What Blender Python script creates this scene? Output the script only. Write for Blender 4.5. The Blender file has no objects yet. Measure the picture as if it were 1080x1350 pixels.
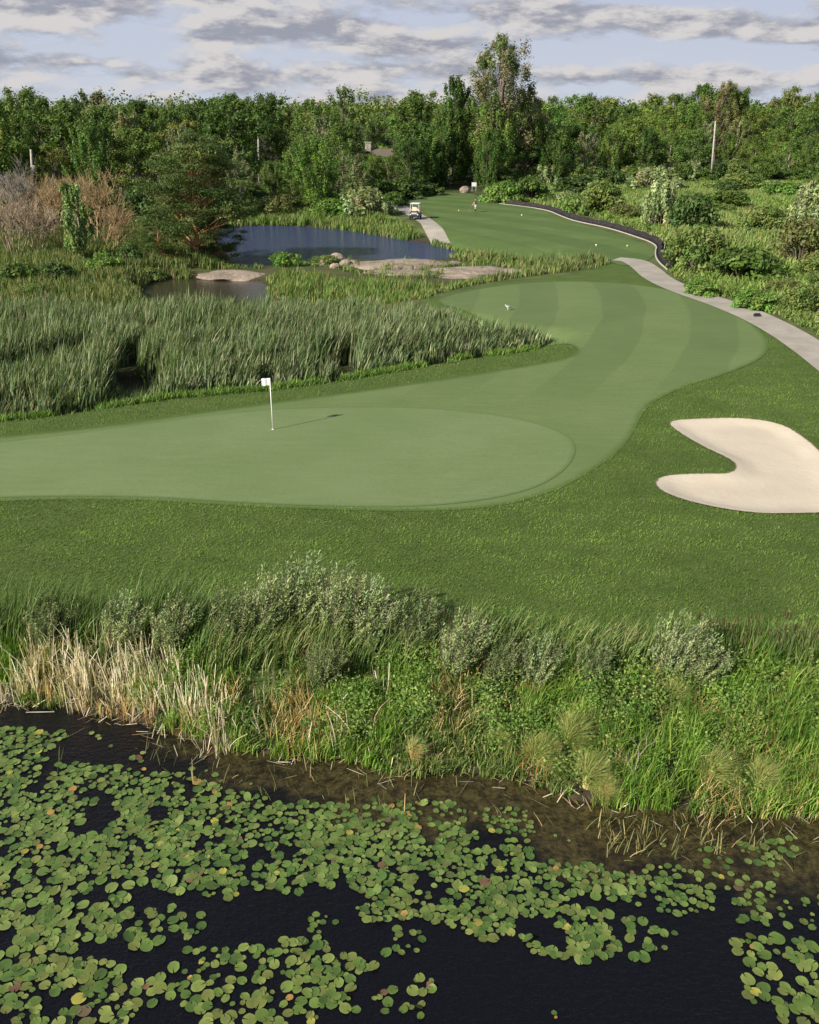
import bpy, bmesh, math, random
import numpy as np
from mathutils import Vector, Matrix, geometry

rng = np.random.default_rng(7)
random.seed(7)
R = math.radians
PI = math.pi
C = bpy.context.scene.collection
D = bpy.data
sc = bpy.context.scene

# ------------------------------------------------------------------ camera model (real metres)
HC, PITCH, F = 12.3, R(23.5), 1216.0
cp, sp = math.cos(PITCH), math.sin(PITCH)
WL = -0.9                                     # water level


def at(px, py, z=0.0):
    u = (px - 540) / F; v = (py - 675) / F
    dx, dy, dz = u, cp - v * sp, -sp - v * cp
    t = (z - HC) / dz
    return dx * t, dy * t


def proj(x, y, z):
    """metres -> photo pixels (used only to choose sizes and densities)"""
    zz = z - HC
    dep = y * cp - zz * sp
    up = y * sp + zz * cp
    dep = np.maximum(dep, 0.01)
    return 540 + F * x / dep, 675 - F * up / dep


# ------------------------------------------------------------------ plan geometry helpers
def W(pts, z=0.0):
    return np.array([at(a, b, z) for a, b in pts])


def smooth_poly(P, n=2, closed=True):
    P = np.asarray(P, float)
    for _ in range(n):
        Q = np.roll(P, -1, 0)
        A = 0.75 * P + 0.25 * Q; B = 0.25 * P + 0.75 * Q
        if not closed:
            A, B = A[:-1], B[:-1]
            P2 = np.empty((len(A) * 2, 2)); P2[0::2] = A; P2[1::2] = B
            P = np.vstack([P[:1], P2, P[-1:]])
        else:
            P2 = np.empty((len(A) * 2, 2)); P2[0::2] = A; P2[1::2] = B
            P = P2
    return P


def inside(P, poly):
    x, y = P[:, 0], P[:, 1]
    r = np.zeros(len(P), bool)
    n = len(poly)
    for i in range(n):
        x1, y1 = poly[i]; x2, y2 = poly[(i + 1) % n]
        if y1 == y2: continue
        c = ((y1 > y) != (y2 > y)) & (x < (x2 - x1) * (y - y1) / (y2 - y1) + x1)
        r ^= c
    return r


def sdist(P, poly):
    """signed distance to a closed polygon, positive outside"""
    P = np.asarray(P, float)
    d2 = np.full(len(P), 1e18)
    n = len(poly)
    for i in range(n):
        a = np.asarray(poly[i]); b = np.asarray(poly[(i + 1) % n])
        ab = b - a; L = ab @ ab + 1e-12
        t = np.clip(((P - a) @ ab) / L, 0, 1)
        q = a + t[:, None] * ab
        d2 = np.minimum(d2, ((P - q) ** 2).sum(1))
    d = np.sqrt(d2)
    return np.where(inside(P, poly), -d, d)


def ss(x, a=0.0, b=1.0):
    t = np.clip((x - a) / (b - a), 0, 1)
    return t * t * (3 - 2 * t)


def scatter(poly, density, thin=None):
    """random points in a plan polygon, density per square metre"""
    lo = poly.min(0); hi = poly.max(0)
    n = int((hi[0] - lo[0]) * (hi[1] - lo[1]) * density)
    P = rng.random((n, 2)) * (hi - lo) + lo
    return P[inside(P, poly)]


def vnoise(x, y, s, seed=0):
    """cheap smooth value noise 0..1"""
    g = np.random.default_rng(seed).random((64, 64))
    x = x / s; y = y / s
    xi = np.floor(x).astype(int); yi = np.floor(y).astype(int)
    fx = x - xi; fy = y - yi
    fx = fx * fx * (3 - 2 * fx); fy = fy * fy * (3 - 2 * fy)
    a = g[xi % 64, yi % 64]; b = g[(xi + 1) % 64, yi % 64]
    c = g[xi % 64, (yi + 1) % 64]; d = g[(xi + 1) % 64, (yi + 1) % 64]
    return (a * (1 - fx) + b * fx) * (1 - fy) + (c * (1 - fx) + d * fx) * fy


# ------------------------------------------------------------------ plan outlines
bank_px = [(-120, 915), (0, 925), (60, 928), (130, 940), (200, 958), (260, 978), (330, 990), (400, 1000), (450, 998),
           (520, 1020), (620, 1018), (700, 1030), (770, 1058), (840, 1062), (900, 1068), (1000, 1074), (1080, 1080), (1200, 1090)]
bank = W(bank_px, WL)
NEAR = np.vstack([[(-90, bank[0, 1] + 18)], bank, [(90, bank[-1, 1] - 10), (90, -60), (-90, -60)]])
FARP = smooth_poly(W([(285, 302), (330, 297), (390, 298), (460, 303), (520, 314), (560, 321), (600, 329), (610, 338),
                      (585, 341), (540, 343), (480, 341), (440, 337), (400, 345), (350, 351), (325, 352), (300, 345), (280, 325)], WL), 1)
SMALL = smooth_poly(W([(185, 372), (215, 366), (260, 368), (330, 370), (352, 375), (362, 388), (345, 402), (250, 402), (190, 390)], WL), 1)
PUD = smooth_poly(W([(140, 516), (150, 502), (172, 494), (200, 496), (214, 508), (212, 524), (190, 531), (156, 532)], WL), 1)
LOW = smooth_poly(W([(270, 292), (330, 288), (460, 292), (540, 300), (620, 318), (720, 342), (790, 350), (770, 362), (690, 374), (590, 392), (540, 408), (360, 425), (190, 428), (176, 372), (240, 352), (280, 340)], -0.6), 1)
REED = W([(-160, 590), (-60, 574), (0, 562), (60, 556), (130, 545), (230, 530), (340, 520), (430, 508), (520, 492), (600, 478),
          (680, 468), (715, 460), (722, 455), (690, 452), (655, 446), (600, 432), (560, 425), (500, 418), (400, 415), (200, 417), (0, 425), (-160, 430)], -0.6)
BUNK = smooth_poly(W([(876, 556), (920, 553), (980, 552), (1030, 560), (1060, 578), (1085, 600), (1110, 640), (1100, 680), (1040, 681), (1000, 681),
                      (950, 674), (900, 662), (868, 648), (862, 636), (876, 627), (930, 625), (960, 626), (971, 618), (965, 608), (930, 592), (895, 572)], -0.1), 2)
FAIR = smooth_poly(W([(-300, 640), (-200, 600), (0, 580), (120, 568), (250, 548), (400, 526), (560, 503), (650, 489), (735, 475), (764, 466), (758, 455), (715, 446),
                      (660, 430), (615, 412), (570, 400), (590, 391), (640, 381), (700, 374), (780, 372), (860, 378), (920, 392), (980, 418), (1015, 446), (1012, 470),
                      (960, 492), (890, 512), (850, 535), (838, 565), (815, 595), (770, 625), (720, 650), (650, 668), (560, 674), (440, 672), (320, 668), (180, 660), (0, 662), (-200, 680), (-320, 680)]), 2)
GREEN = smooth_poly(W([(-250, 632), (-120, 600), (60, 580), (180, 563), (300, 545), (420, 536), (560, 535), (660, 544), (730, 560), (762, 580), (755, 608), (720, 636), (660, 655), (560, 668),
                       (440, 668), (320, 664), (180, 656), (0, 658), (-200, 672)]), 2)
TEE = smooth_poly(W([(508, 268), (530, 256), (560, 254), (620, 254), (634, 262), (660, 268), (700, 273), (745, 290), (800, 305), (866, 327), (858, 345), (820, 352), (805, 345),
                     (740, 340), (660, 335), (600, 318), (585, 305), (572, 288), (556, 276), (528, 268)]), 2)


def ribbon(center, widths):
    c = np.asarray(center, float)
    t = np.gradient(c, axis=0); t /= np.linalg.norm(t, axis=1)[:, None] + 1e-9
    n = np.stack([-t[:, 1], t[:, 0]], 1)
    w = np.asarray(widths, float)[:, None] / 2 if np.ndim(widths) else widths / 2
    return np.vstack([c + n * w, (c - n * w)[::-1]])


PATHC = smooth_poly(W([(812, 342), (836, 344), (852, 354), (866, 368), (900, 384), (950, 400), (1000, 420), (1045, 444), (1090, 475), (1160, 530), (1260, 610)]), 2, False)
PATH = ribbon(PATHC, 2.3)
PATH2C = smooth_poly(W([(440, 262), (500, 262), (522, 270), (545, 283), (560, 290), (572, 300), (582, 312)]), 2, False)
PATH2 = ribbon(PATH2C, 2.0)
FENCEC = smooth_poly(W([(634, 260), (650, 269), (690, 273), (722, 278), (742, 286), (760, 292), (800, 300), (835, 311), (868, 323), (864, 334), (868, 345), (882, 357)]), 2, False)
ROUGH = W([(-500, 720), (-300, 620), (0, 560), (340, 515), (700, 462), (640, 440), (580, 415), (560, 398), (640, 378), (760, 362), (810, 340), (850, 345), (870, 372), (940, 402),
           (1010, 432), (1080, 476), (1300, 640), (1400, 850), (1080, 850), (850, 850), (600, 850), (400, 835), (200, 838), (0, 835), (-400, 850)])


def H(x, y):
    x = np.asarray(x, float); y = np.asarray(y, float)
    shp = x.shape
    P = np.stack([x.ravel(), y.ravel()], 1)
    X, Y = P[:, 0], P[:, 1]
    h = np.zeros(len(P))
    h += 0.12 * np.sin(X / 9 + 0.6) * np.cos(Y / 11) * ss(Y, 24, 32)
    scrub = ss(X - np.interp(Y, [30, 45, 60, 90, 130, 200], [26, 22.5, 20, 27, 16, 10]), 0, 10)
    h += scrub * (0.9 * (vnoise(X, Y, 17, 3) - 0.35) + 0.3 * (vnoise(X, Y, 6, 4) - 0.5)) * ss(Y, 30, 50)
    m = (Y < 130) & (Y > 20) & (X < 30)
    if m.any():
        d = sdist(P[m], REED)
        h[m] = h[m] + (-0.66 - h[m]) * (1 - ss(d, -1.0, 2.2))
        d = sdist(P[m], LOW)
        h[m] = h[m] + (-0.66 - h[m]) * (1 - ss(d, -2.5, 1.0))
    for poly, w, rx in ((NEAR, 5.0, 40), (FARP, 3.0, 0), (SMALL, 2.0, 0), (PUD, 0.8, 0)):
        lo = poly.min(0) - w; hi = poly.max(0) + w
        m = (X > lo[0]) & (X < hi[0]) & (Y > lo[1]) & (Y < hi[1])
        if not m.any(): continue
        d = sdist(P[m], poly)
        k = np.clip(d / w, 0, 1)
        f = 1 - (1 - k) ** 2
        hh = WL + (h[m] - WL) * f
        hh = np.where(d < 0, WL - 1.0 * ss(-d, 0, 3.5) - 0.12 * ss(-d, 0, 0.4), hh)
        h[m] = hh
    m = (X > 5) & (X < 25) & (Y > 20) & (Y < 45)
    if m.any():
        d = sdist(P[m], BUNK)
        h[m] += -0.12 * ss(-d, 0.0, 0.8) + 0.03 * (1 - ss(np.abs(d), 0, 1.2))
    return h.reshape(shp)


def gz(x, y):
    return float(H(np.array([x]), np.array([y]))[0])


def ground_at(px, py):
    z = 0.0
    for _ in range(6):
        x, y = at(px, py, z); z = 0.5 * z + 0.5 * gz(x, y)
    return x, y, gz(x, y)


# ------------------------------------------------------------------ node helpers
class NT:
    def __init__(s, name, world=False):
        if world:
            s.m = D.worlds.new(name); sc.world = s.m
        else:
            s.m = D.materials.new(name)
        s.m.use_nodes = True
        s.t = s.m.node_tree; s.t.nodes.clear()
        s.out = s.t.nodes.new('ShaderNodeOutputWorld' if world else 'ShaderNodeOutputMaterial')

    def n(s, typ, inp=None, **kw):
        nd = s.t.nodes.new('ShaderNode' + typ)
        for k, v in kw.items(): setattr(nd, k, v)
        for k, v in (inp or {}).items():
            s.set(nd.inputs[k], v)
        return nd

    def set(s, sock, v):
        if isinstance(v, bpy.types.NodeSocket): s.t.links.new(v, sock)
        elif isinstance(v, bpy.types.Node): s.t.links.new(v.outputs[0], sock)
        else:
            if hasattr(sock.default_value, '__len__') and len(sock.default_value) == 4 and len(v) == 3: v = (*v, 1)
            sock.default_value = v

    def math(s, op, a, b=0.0, c=0.0, clamp=False):
        nd = s.n('Math', operation=op, use_clamp=clamp)
        s.set(nd.inputs[0], a); s.set(nd.inputs[1], b); s.set(nd.inputs[2], c)
        return nd.outputs[0]

    def mix(s, f, a, b, mode='MIX'):
        nd = s.n('Mix', data_type='RGBA', blend_type=mode)
        s.set(nd.inputs[0], f); s.set(nd.inputs[6], a); s.set(nd.inputs[7], b)
        return nd.outputs[2]

    def noise(s, vec, scale, detail=3, rough=0.55, dist=0.0):
        return s.n('TexNoise', {'Vector': vec, 'Scale': scale, 'Detail': detail, 'Roughness': rough, 'Distortion': dist}).outputs[0]

    def map(s, v, a, b, c=0.0, d=1.0, smooth=True):
        nd = s.n('MapRange', interpolation_type='SMOOTHSTEP' if smooth else 'LINEAR')
        s.set(nd.inputs[0], v)
        for i, k in enumerate((a, b, c, d)): nd.inputs[i + 1].default_value = k
        return nd.outputs[0]

    def pos(s): return s.n('NewGeometry').outputs[0]

    def scaled(s, vec, sx, sy, sz, rot=(0, 0, 0)):
        return s.n('Mapping', {'Vector': vec, 'Scale': (sx, sy, sz), 'Rotation': rot}).outputs[0]

    def surf(s, sh): s.set(s.out.inputs[0], sh); return s.m


def leaf_mat(name, transl=0.28, rough=0.55, spec=0.25, tint=True, bright=(1, 1, 1)):
    t = NT(name)
    col = t.n('Attribute', attribute_name='Col').outputs[0]
    if tint:
        oc = t.n('ObjectInfo').outputs[1]
        col = t.mix(1.0, col, oc, 'MULTIPLY')
    col = t.mix(1.0, col, bright, 'MULTIPLY')
    p = t.n('BsdfPrincipled', {'Base Color': col, 'Roughness': rough, 'Specular IOR Level': spec})
    tr = t.n('BsdfTranslucent', {'Color': t.mix(1.0, col, (1.15, 1.25, 0.6), 'MULTIPLY')})
    return t.surf(t.n('MixShader', {0: transl, 1: p, 2: tr}).outputs[0])


def plain(name, col, rough=0.6, spec=0.4, metal=0.0, var=0.12, scale=6.0, bump=0.0):
    t = NT(name)
    p0 = t.n('TexCoord').outputs[3]
    n1 = t.noise(p0, scale, 4)
    c = t.mix(t.map(n1, 0.3, 0.7), tuple(k * (1 - var) for k in col), tuple(min(1, k * (1 + var)) for k in col))
    inp = {'Base Color': c, 'Roughness': rough, 'Specular IOR Level': spec, 'Metallic': metal}
    if bump:
        inp['Normal'] = t.n('Bump', {'Height': t.noise(p0, scale * 4, 5), 'Strength': bump, 'Distance': 0.05})
    return t.surf(t.n('BsdfPrincipled', inp))


M = {}
M['leaf'] = leaf_mat('leaf_foliage', 0.28, bright=(1.56, 1.50, 1.15))
M['grass'] = leaf_mat('grass_blades', 0.28, 0.5, bright=(1.52, 1.46, 1.16))
M['bark'] = plain('tree_bark', (0.16, 0.13, 0.10), 0.9, 0.1, var=0.3, scale=3, bump=0.4)
M['palebark'] = plain('pale_bark', (0.34, 0.29, 0.23), 0.9, 0.1, var=0.25, scale=3, bump=0.3)
M['pinebark'] = plain('orange_bark', (0.42, 0.22, 0.11), 0.9, 0.1, var=0.3, scale=3, bump=0.4)
M['twig'] = leaf_mat('bare_twig', 0.0, 0.9, 0.1)
M['wood'] = plain('weathered_wood', (0.42, 0.38, 0.33), 0.85, 0.1, var=0.2, scale=4)
M['white'] = plain('white_paint', (0.80, 0.79, 0.76), 0.35, 0.5, var=0.04)
M['cream'] = plain('cream_plastic', (0.70, 0.60, 0.40), 0.4, 0.4, var=0.05)
M['black'] = plain('black_rubber', (0.025, 0.025, 0.027), 0.7, 0.3, var=0.15)
M['navy'] = plain('dark_blue_body', (0.035, 0.045, 0.085), 0.3, 0.5, var=0.05)
M['metal'] = plain('grey_metal', (0.45, 0.45, 0.46), 0.4, 0.5, 0.7, var=0.08)
M['skin'] = plain('skin', (0.50, 0.32, 0.23), 0.55, 0.4, var=0.05)
M['hair'] = plain('dark_cap', (0.03, 0.03, 0.035), 0.8, 0.2)
M['shirt'] = plain('black_shirt', (0.03, 0.03, 0.035), 0.85, 0.2)
M['shorts'] = plain('pale_shorts', (0.62, 0.56, 0.52), 0.85, 0.2)
M['yellow'] = plain('yellow_paint', (0.75, 0.60, 0.15), 0.5, 0.4)
M['roof'] = plain('brown_roof', (0.15, 0.12, 0.095), 0.85, 0.2, var=0.25)
M['stonewall'] = plain('stone_wall', (0.42, 0.38, 0.33), 0.9, 0.2, var=0.25, scale=2)
M['kerbm'] = plain('white_kerb', (0.40, 0.37, 0.32), 0.85, 0.2, var=0.12)
M['glass'] = plain('window_glass', (0.05, 0.06, 0.07), 0.1, 0.6)


def granite():
    t = NT('pink_granite'); p = t.pos()
    a = t.noise(p, 0.7, 5, 0.65); b = t.noise(p, 9, 4)
    c = t.mix(t.map(a, 0.35, 0.65), (0.25, 0.20, 0.155), (0.42, 0.335, 0.26))
    c = t.mix(t.map(b, 0.5, 0.75, 0, 0.6), c, (0.20, 0.17, 0.15))
    bp = t.n('Bump', {'Height': t.noise(p, 2.5, 8, 0.7), 'Strength': 0.8, 'Distance': 0.25})
    return t.surf(t.n('BsdfPrincipled', {'Base Color': c, 'Roughness': 0.9, 'Specular IOR Level': 0.2, 'Normal': bp}))


M['rock'] = granite()


# ------------------------------------------------------------------ mesh helpers
def mesh_np(name, V, faces_idx, nper, mat, col=None, smooth=False, mats=None):
    """V (n,3); faces_idx flat loop array; nper corners per face (int or array)"""
    me = D.meshes.new(name)
    V = np.asarray(V, np.float32); idx = np.asarray(faces_idx, np.int32).ravel()
    nf = len(idx) // nper
    me.vertices.add(len(V)); me.vertices.foreach_set('co', V.ravel())
    me.loops.add(len(idx)); me.loops.foreach_set('vertex_index', idx)
    me.polygons.add(nf)
    me.polygons.foreach_set('loop_start', np.arange(nf, dtype=np.int32) * nper)
    me.polygons.foreach_set('loop_total', np.full(nf, nper, np.int32))
    if smooth: me.polygons.foreach_set('use_smooth', np.ones(nf, bool))
    me.update(calc_edges=True)
    if col is not None:
        a = me.color_attributes.new('Col', 'FLOAT_COLOR', 'POINT')
        c = np.ones((len(V), 4), np.float32); c[:, :3] = col
        a.data.foreach_set('color', c.ravel())
    if mat: me.materials.append(mat)
    return me


def link(name, me, parent=None, loc=None):
    o = D.objects.new(name, me); C.objects.link(o)
    if parent: o.parent = parent
    if loc is not None: o.location = loc
    return o


def tag(o, label=None, cat=None, group=None, kind=None):
    if label: o['label'] = label
    if cat: o['category'] = cat
    if group: o['group'] = group
    if kind: o['kind'] = kind
    return o


def empty(name, loc, rz=0.0):
    o = D.objects.new(name, None); C.objects.link(o); o.location = loc; o.rotation_euler = (0, 0, rz)
    o.empty_display_size = 0.2
    return o


def blades(base, h, w, lean, segs=3, col=None, curve=2.0, tipw=0.0, face=None):
    """ribbons: base (n,3), h,w (n,), lean (n,2) horizontal tip offset -> V, quads, colours"""
    n = len(base)
    az = rng.random(n) * PI if face is None else face
    side = np.stack([np.cos(az), np.sin(az), np.zeros(n)], 1)
    T = np.linspace(0, 1, segs + 1)
    V = np.empty((n, segs + 1, 2, 3)); Cc = np.empty((n, segs + 1, 2, 3))
    L2 = (lean ** 2).sum(1); hh = np.sqrt(np.maximum(h ** 2 - 0.6 * L2, (0.25 * h) ** 2))
    for i, t in enumerate(T):
        c = base.copy()
        c[:, 2] += hh * (t if curve < 1.5 else (t - 0.18 * t * t * np.minimum(1, L2 / h ** 2 * 3)))
        c[:, :2] += lean * (t ** curve)[..., None] if np.ndim(t) else lean * t ** curve
        ww = w * ((1 - t) ** 0.6 * (1 - tipw) + tipw) * (0.7 + 0.6 * min(t * 2, 1)) / 2
        V[:, i, 0] = c - side * ww[:, None]; V[:, i, 1] = c + side * ww[:, None]
        if col is not None:
            Cc[:, i, :] = (col if col.ndim == 2 else col[i])[:, None, :]
    base_i = (np.arange(n) * (segs + 1) * 2)[:, None]
    q = []
    for i in range(segs):
        q.append(np.stack([base_i[:, 0] + 2 * i, base_i[:, 0] + 2 * i + 1, base_i[:, 0] + 2 * i + 3, base_i[:, 0] + 2 * i + 2], 1))
    q = np.stack(q, 1).reshape(-1, 4)
    return V.reshape(-1, 3), q, Cc.reshape(-1, 3)


class Acc:
    """gathers quads of several generators into one mesh"""
    def __init__(s): s.V, s.Q, s.C, s.n = [], [], [], 0

    def add(s, V, Q, Cc):
        s.V.append(V); s.Q.append(Q + s.n); s.C.append(Cc); s.n += len(V); return s

    def mesh(s, name, mat, smooth=False):
        return mesh_np(name, np.vstack(s.V), np.vstack(s.Q), 4, mat, np.vstack(s.C), smooth)

    def build(s, name, mat, parent=None):
        return link(name, s.mesh(name, mat), parent)


def pick(pal, n, var=0.18, probs=None):
    pal = np.array(pal, float)
    i = rng.choice(len(pal), n, p=probs)
    c = pal[i] * (1 + var * rng.standard_normal((n, 1)))
    c *= 1 + 0.06 * rng.standard_normal((n, 3))
    return np.clip(c, 0.005, 0.9)


def leaves(cen, nrm, size, col, aspect=0.55, jitter=0.6):
    """diamond leaves"""
    n = len(cen)
    nn = nrm + jitter * rng.standard_normal((n, 3)); nn /= np.linalg.norm(nn, axis=1)[:, None] + 1e-9
    a = rng.standard_normal((n, 3)); a -= (a * nn).sum(1)[:, None] * nn; a /= np.linalg.norm(a, axis=1)[:, None] + 1e-9
    b = np.cross(nn, a)
    s = size[:, None] if np.ndim(size) else size
    V = np.stack([cen - a * s * 0.5, cen + b * s * 0.5 * aspect - a * s * 0.05, cen + a * s * 0.5, cen - b * s * 0.5 * aspect - a * s * 0.05], 1)
    q = np.arange(n * 4).reshape(n, 4)
    return V.reshape(-1, 3), q, np.repeat(col, 4, 0)


def tubes(segs_list, col, sides=5):
    """segs_list: arrays of (p0, p1, r0, r1)"""
    S = np.array(segs_list, float)
    p0, p1, r0, r1 = S[:, 0:3], S[:, 3:6], S[:, 6], S[:, 7]
    d = p1 - p0; d /= np.linalg.norm(d, axis=1)[:, None] + 1e-9
    ref = np.where(np.abs(d[:, 2:3]) > 0.9, np.array([[1, 0, 0]]), np.array([[0, 0, 1]]))
    u = np.cross(d, ref); u /= np.linalg.norm(u, axis=1)[:, None] + 1e-9
    v = np.cross(d, u)
    n = len(S); V = np.empty((n, 2, sides, 3))
    for k in range(sides):
        a = 2 * PI * k / sides; off = u * math.cos(a) + v * math.sin(a)
        V[:, 0, k] = p0 + off * r0[:, None]; V[:, 1, k] = p1 + off * r1[:, None]
    b = np.arange(n) * 2 * sides
    q = np.stack([np.stack([b + k, b + (k + 1) % sides, b + sides + (k + 1) % sides, b + sides + k], 1) for k in range(sides)], 1).reshape(-1, 4)
    V = V.reshape(-1, 3)
    return V, q, np.tile(np.array(col, float), (len(V), 1))


def bmobj(name, bm, mat, parent=None, smooth=False, bevel=0.0):
    if bevel:
        bmesh.ops.bevel(bm, geom=bm.edges[:], offset=bevel, segments=2, affect='EDGES', clamp_overlap=True)
    bmesh.ops.recalc_face_normals(bm, faces=bm.faces)
    me = D.meshes.new(name); bm.to_mesh(me); bm.free()
    me.materials.append(mat)
    if smooth:
        for p in me.polygons: p.use_smooth = True
    return link(name, me, parent)


def bbox(bm, c, s, rot=None):
    m = Matrix.Translation(c) @ (rot or Matrix()) @ Matrix.Diagonal((*s, 1))
    return bmesh.ops.create_cube(bm, size=1, matrix=m)['verts']


def bcyl(bm, p0, p1, r0, r1=None, n=12):
    p0, p1 = Vector(p0), Vector(p1); d = p1 - p0
    m = Matrix.Translation((p0 + p1) / 2) @ d.to_track_quat('Z', 'Y').to_matrix().to_4x4()
    return bmesh.ops.create_cone(bm, cap_ends=True, segments=n, radius1=r0, radius2=r0 if r1 is None else r1, depth=d.length, matrix=m)['verts']


# ------------------------------------------------------------------ ground sheet
def axis(parts):
    a = []
    for x0, x1, st in parts:
        a.append(np.arange(x0, x1, st))
    return np.concatenate(a)


far_out = 250 * 1.22 ** np.arange(0, 16)
xs = axis([(-18, 19, 0.3)])
xs = np.concatenate([-far_out[::-1] * 1.0, -np.arange(60, 250, 3.0)[::-1], -np.arange(18.5, 60, 0.8)[::-1], xs, np.arange(19.3, 60, 0.8), np.arange(60, 250, 3.0), far_out])
xs = np.unique(xs)
ys = np.unique(np.concatenate([-far_out[::-1], -np.arange(4, 250, 8.0)[::-1], np.arange(0, 12, 1.5), np.arange(12, 46, 0.3), np.arange(46, 150, 0.9), np.arange(150, 250, 3.0), far_out]))
gx, gy = np.meshgrid(xs, ys)
GX, GY = gx.ravel(), gy.ravel()
GH = H(GX, GY)
nx, ny = len(xs), len(ys)
ii = np.arange(nx * ny).reshape(ny, nx)
q = np.stack([ii[:-1, :-1], ii[:-1, 1:], ii[1:, 1:], ii[1:, :-1]], -1).reshape(-1, 4)
GP = np.stack([GX, GY], 1)
zone = np.zeros((len(GX), 3))
near_m = (np.abs(GX) < 90) & (GY < 140)
rr = np.zeros(len(GX))
rr[near_m] = 1 - ss(sdist(GP[near_m], ROUGH), -0.15, 0.25)
for pl_ in (FAIR, TEE, PATH, PATH2):
    mm = (GX > pl_[:, 0].min()) & (GX < pl_[:, 0].max()) & (GY > pl_[:, 1].min()) & (GY < pl_[:, 1].max())
    GH[mm] -= 0.07 * ss(-sdist(GP[mm], pl_), 0.15, 0.7)     # bed under the laid turf and paths
zone[:, 0] = rr                                             # mown rough
zone[:, 1] = ss(-0.52 - GH, 0.0, 0.3)                       # wet mud
dist = np.hypot(GX, GY)
zone[:, 2] = ss(dist, 120, 200)                             # woodland floor


def ground_mat():
    t = NT('ground_cover'); p = t.pos()
    z = t.n('SeparateColor', {0: t.n('Attribute', attribute_name='Col').outputs[0]})
    n1 = t.noise(p, 0.35, 5, 0.6); n2 = t.noise(p, 3.0, 5, 0.65); n3 = t.noise(p, 22, 4, 0.7)
    # scrub and meadow
    a = t.mix(t.map(n1, 0.3, 0.7), (0.055, 0.085, 0.025), (0.13, 0.15, 0.05))
    a = t.mix(t.map(n2, 0.45, 0.75, 0, 0.6), a, (0.17, 0.15, 0.075))
    # rough grass
    pw = t.scaled(p, 1, 1.6, 1, (0, 0, 0.3))
    r1 = t.noise(pw, 0.55, 4, 0.6); r2 = t.noise(pw, 5, 5, 0.7); r3 = t.noise(pw, 26, 4, 0.75)
    b = t.mix(t.map(r1, 0.3, 0.7), (0.070, 0.125, 0.024), (0.105, 0.158, 0.038))
    b = t.mix(t.map(r2, 0.35, 0.75, 0, 0.75), b, (0.120, 0.150, 0.045))
    b = t.mix(t.map(r3, 0.45, 0.75, 0, 0.7), b, (0.035, 0.072, 0.016))
    c = t.mix(z.outputs[0], a, b)
    c = t.mix(z.outputs[2], c, (0.045, 0.05, 0.022))
    mud = t.mix(t.map(n2, 0.3, 0.7), (0.035, 0.030, 0.018), (0.085, 0.068, 0.042))
    c = t.mix(z.outputs[1], c, mud)
    bp = t.n('Bump', {'Height': t.math('ADD', t.noise(p, 14, 6, 0.75), t.math('MULTIPLY', r2, 1.5)), 'Strength': 0.7, 'Distance': 0.06})
    return t.surf(t.n('BsdfPrincipled', {'Base Color': c, 'Roughness': 0.9, 'Specular IOR Level': 0.15, 'Normal': bp}))


ground = link('ground', mesh_np('ground', np.stack([GX, GY, GH], 1), q, 4, ground_mat(), zone, True))
tag(ground, 'rough mown grass banks, scrub land and woodland floor of the golf course', kind='structure')


# ------------------------------------------------------------------ draped sheets
def sheet(name, poly, mat, off, step, label=None, kind='structure', thick=False):
    lo, hi = poly.min(0), poly.max(0)
    # boundary resampled
    B = []
    n = len(poly)
    for i in range(n):
        a, b = poly[i], poly[(i + 1) % n]
        L = np.hypot(*(b - a)); k = max(1, int(L / step))
        for j in range(k): B.append(a + (b - a) * j / k)
    B = np.array(B)
    X, Y = np.meshgrid(np.arange(lo[0], hi[0], step), np.arange(lo[1], hi[1], step))
    P = np.stack([X.ravel(), Y.ravel()], 1) + 0.013
    P = P[sdist(P, poly) < -step * 0.35]
    allp = [Vector(p) for p in np.vstack([B, P])]
    nb = len(B)
    vo, _, fo, *_ = geometry.delaunay_2d_cdt(allp, [], [list(range(nb))], 1, 1e-5)
    V = np.array([(v.x, v.y) for v in vo])
    z = H(V[:, 0], V[:, 1]) + off
    f = np.array([x for x in fo if len(x) == 3])
    me = mesh_np(name, np.column_stack([V, z]), f, 3, mat, np.stack([np.clip(-sdist(V, poly) / 2, 0, 1)] * 3, 1), True)
    o = link(name, me)
    tag(o, label, kind=kind)
    return o


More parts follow.
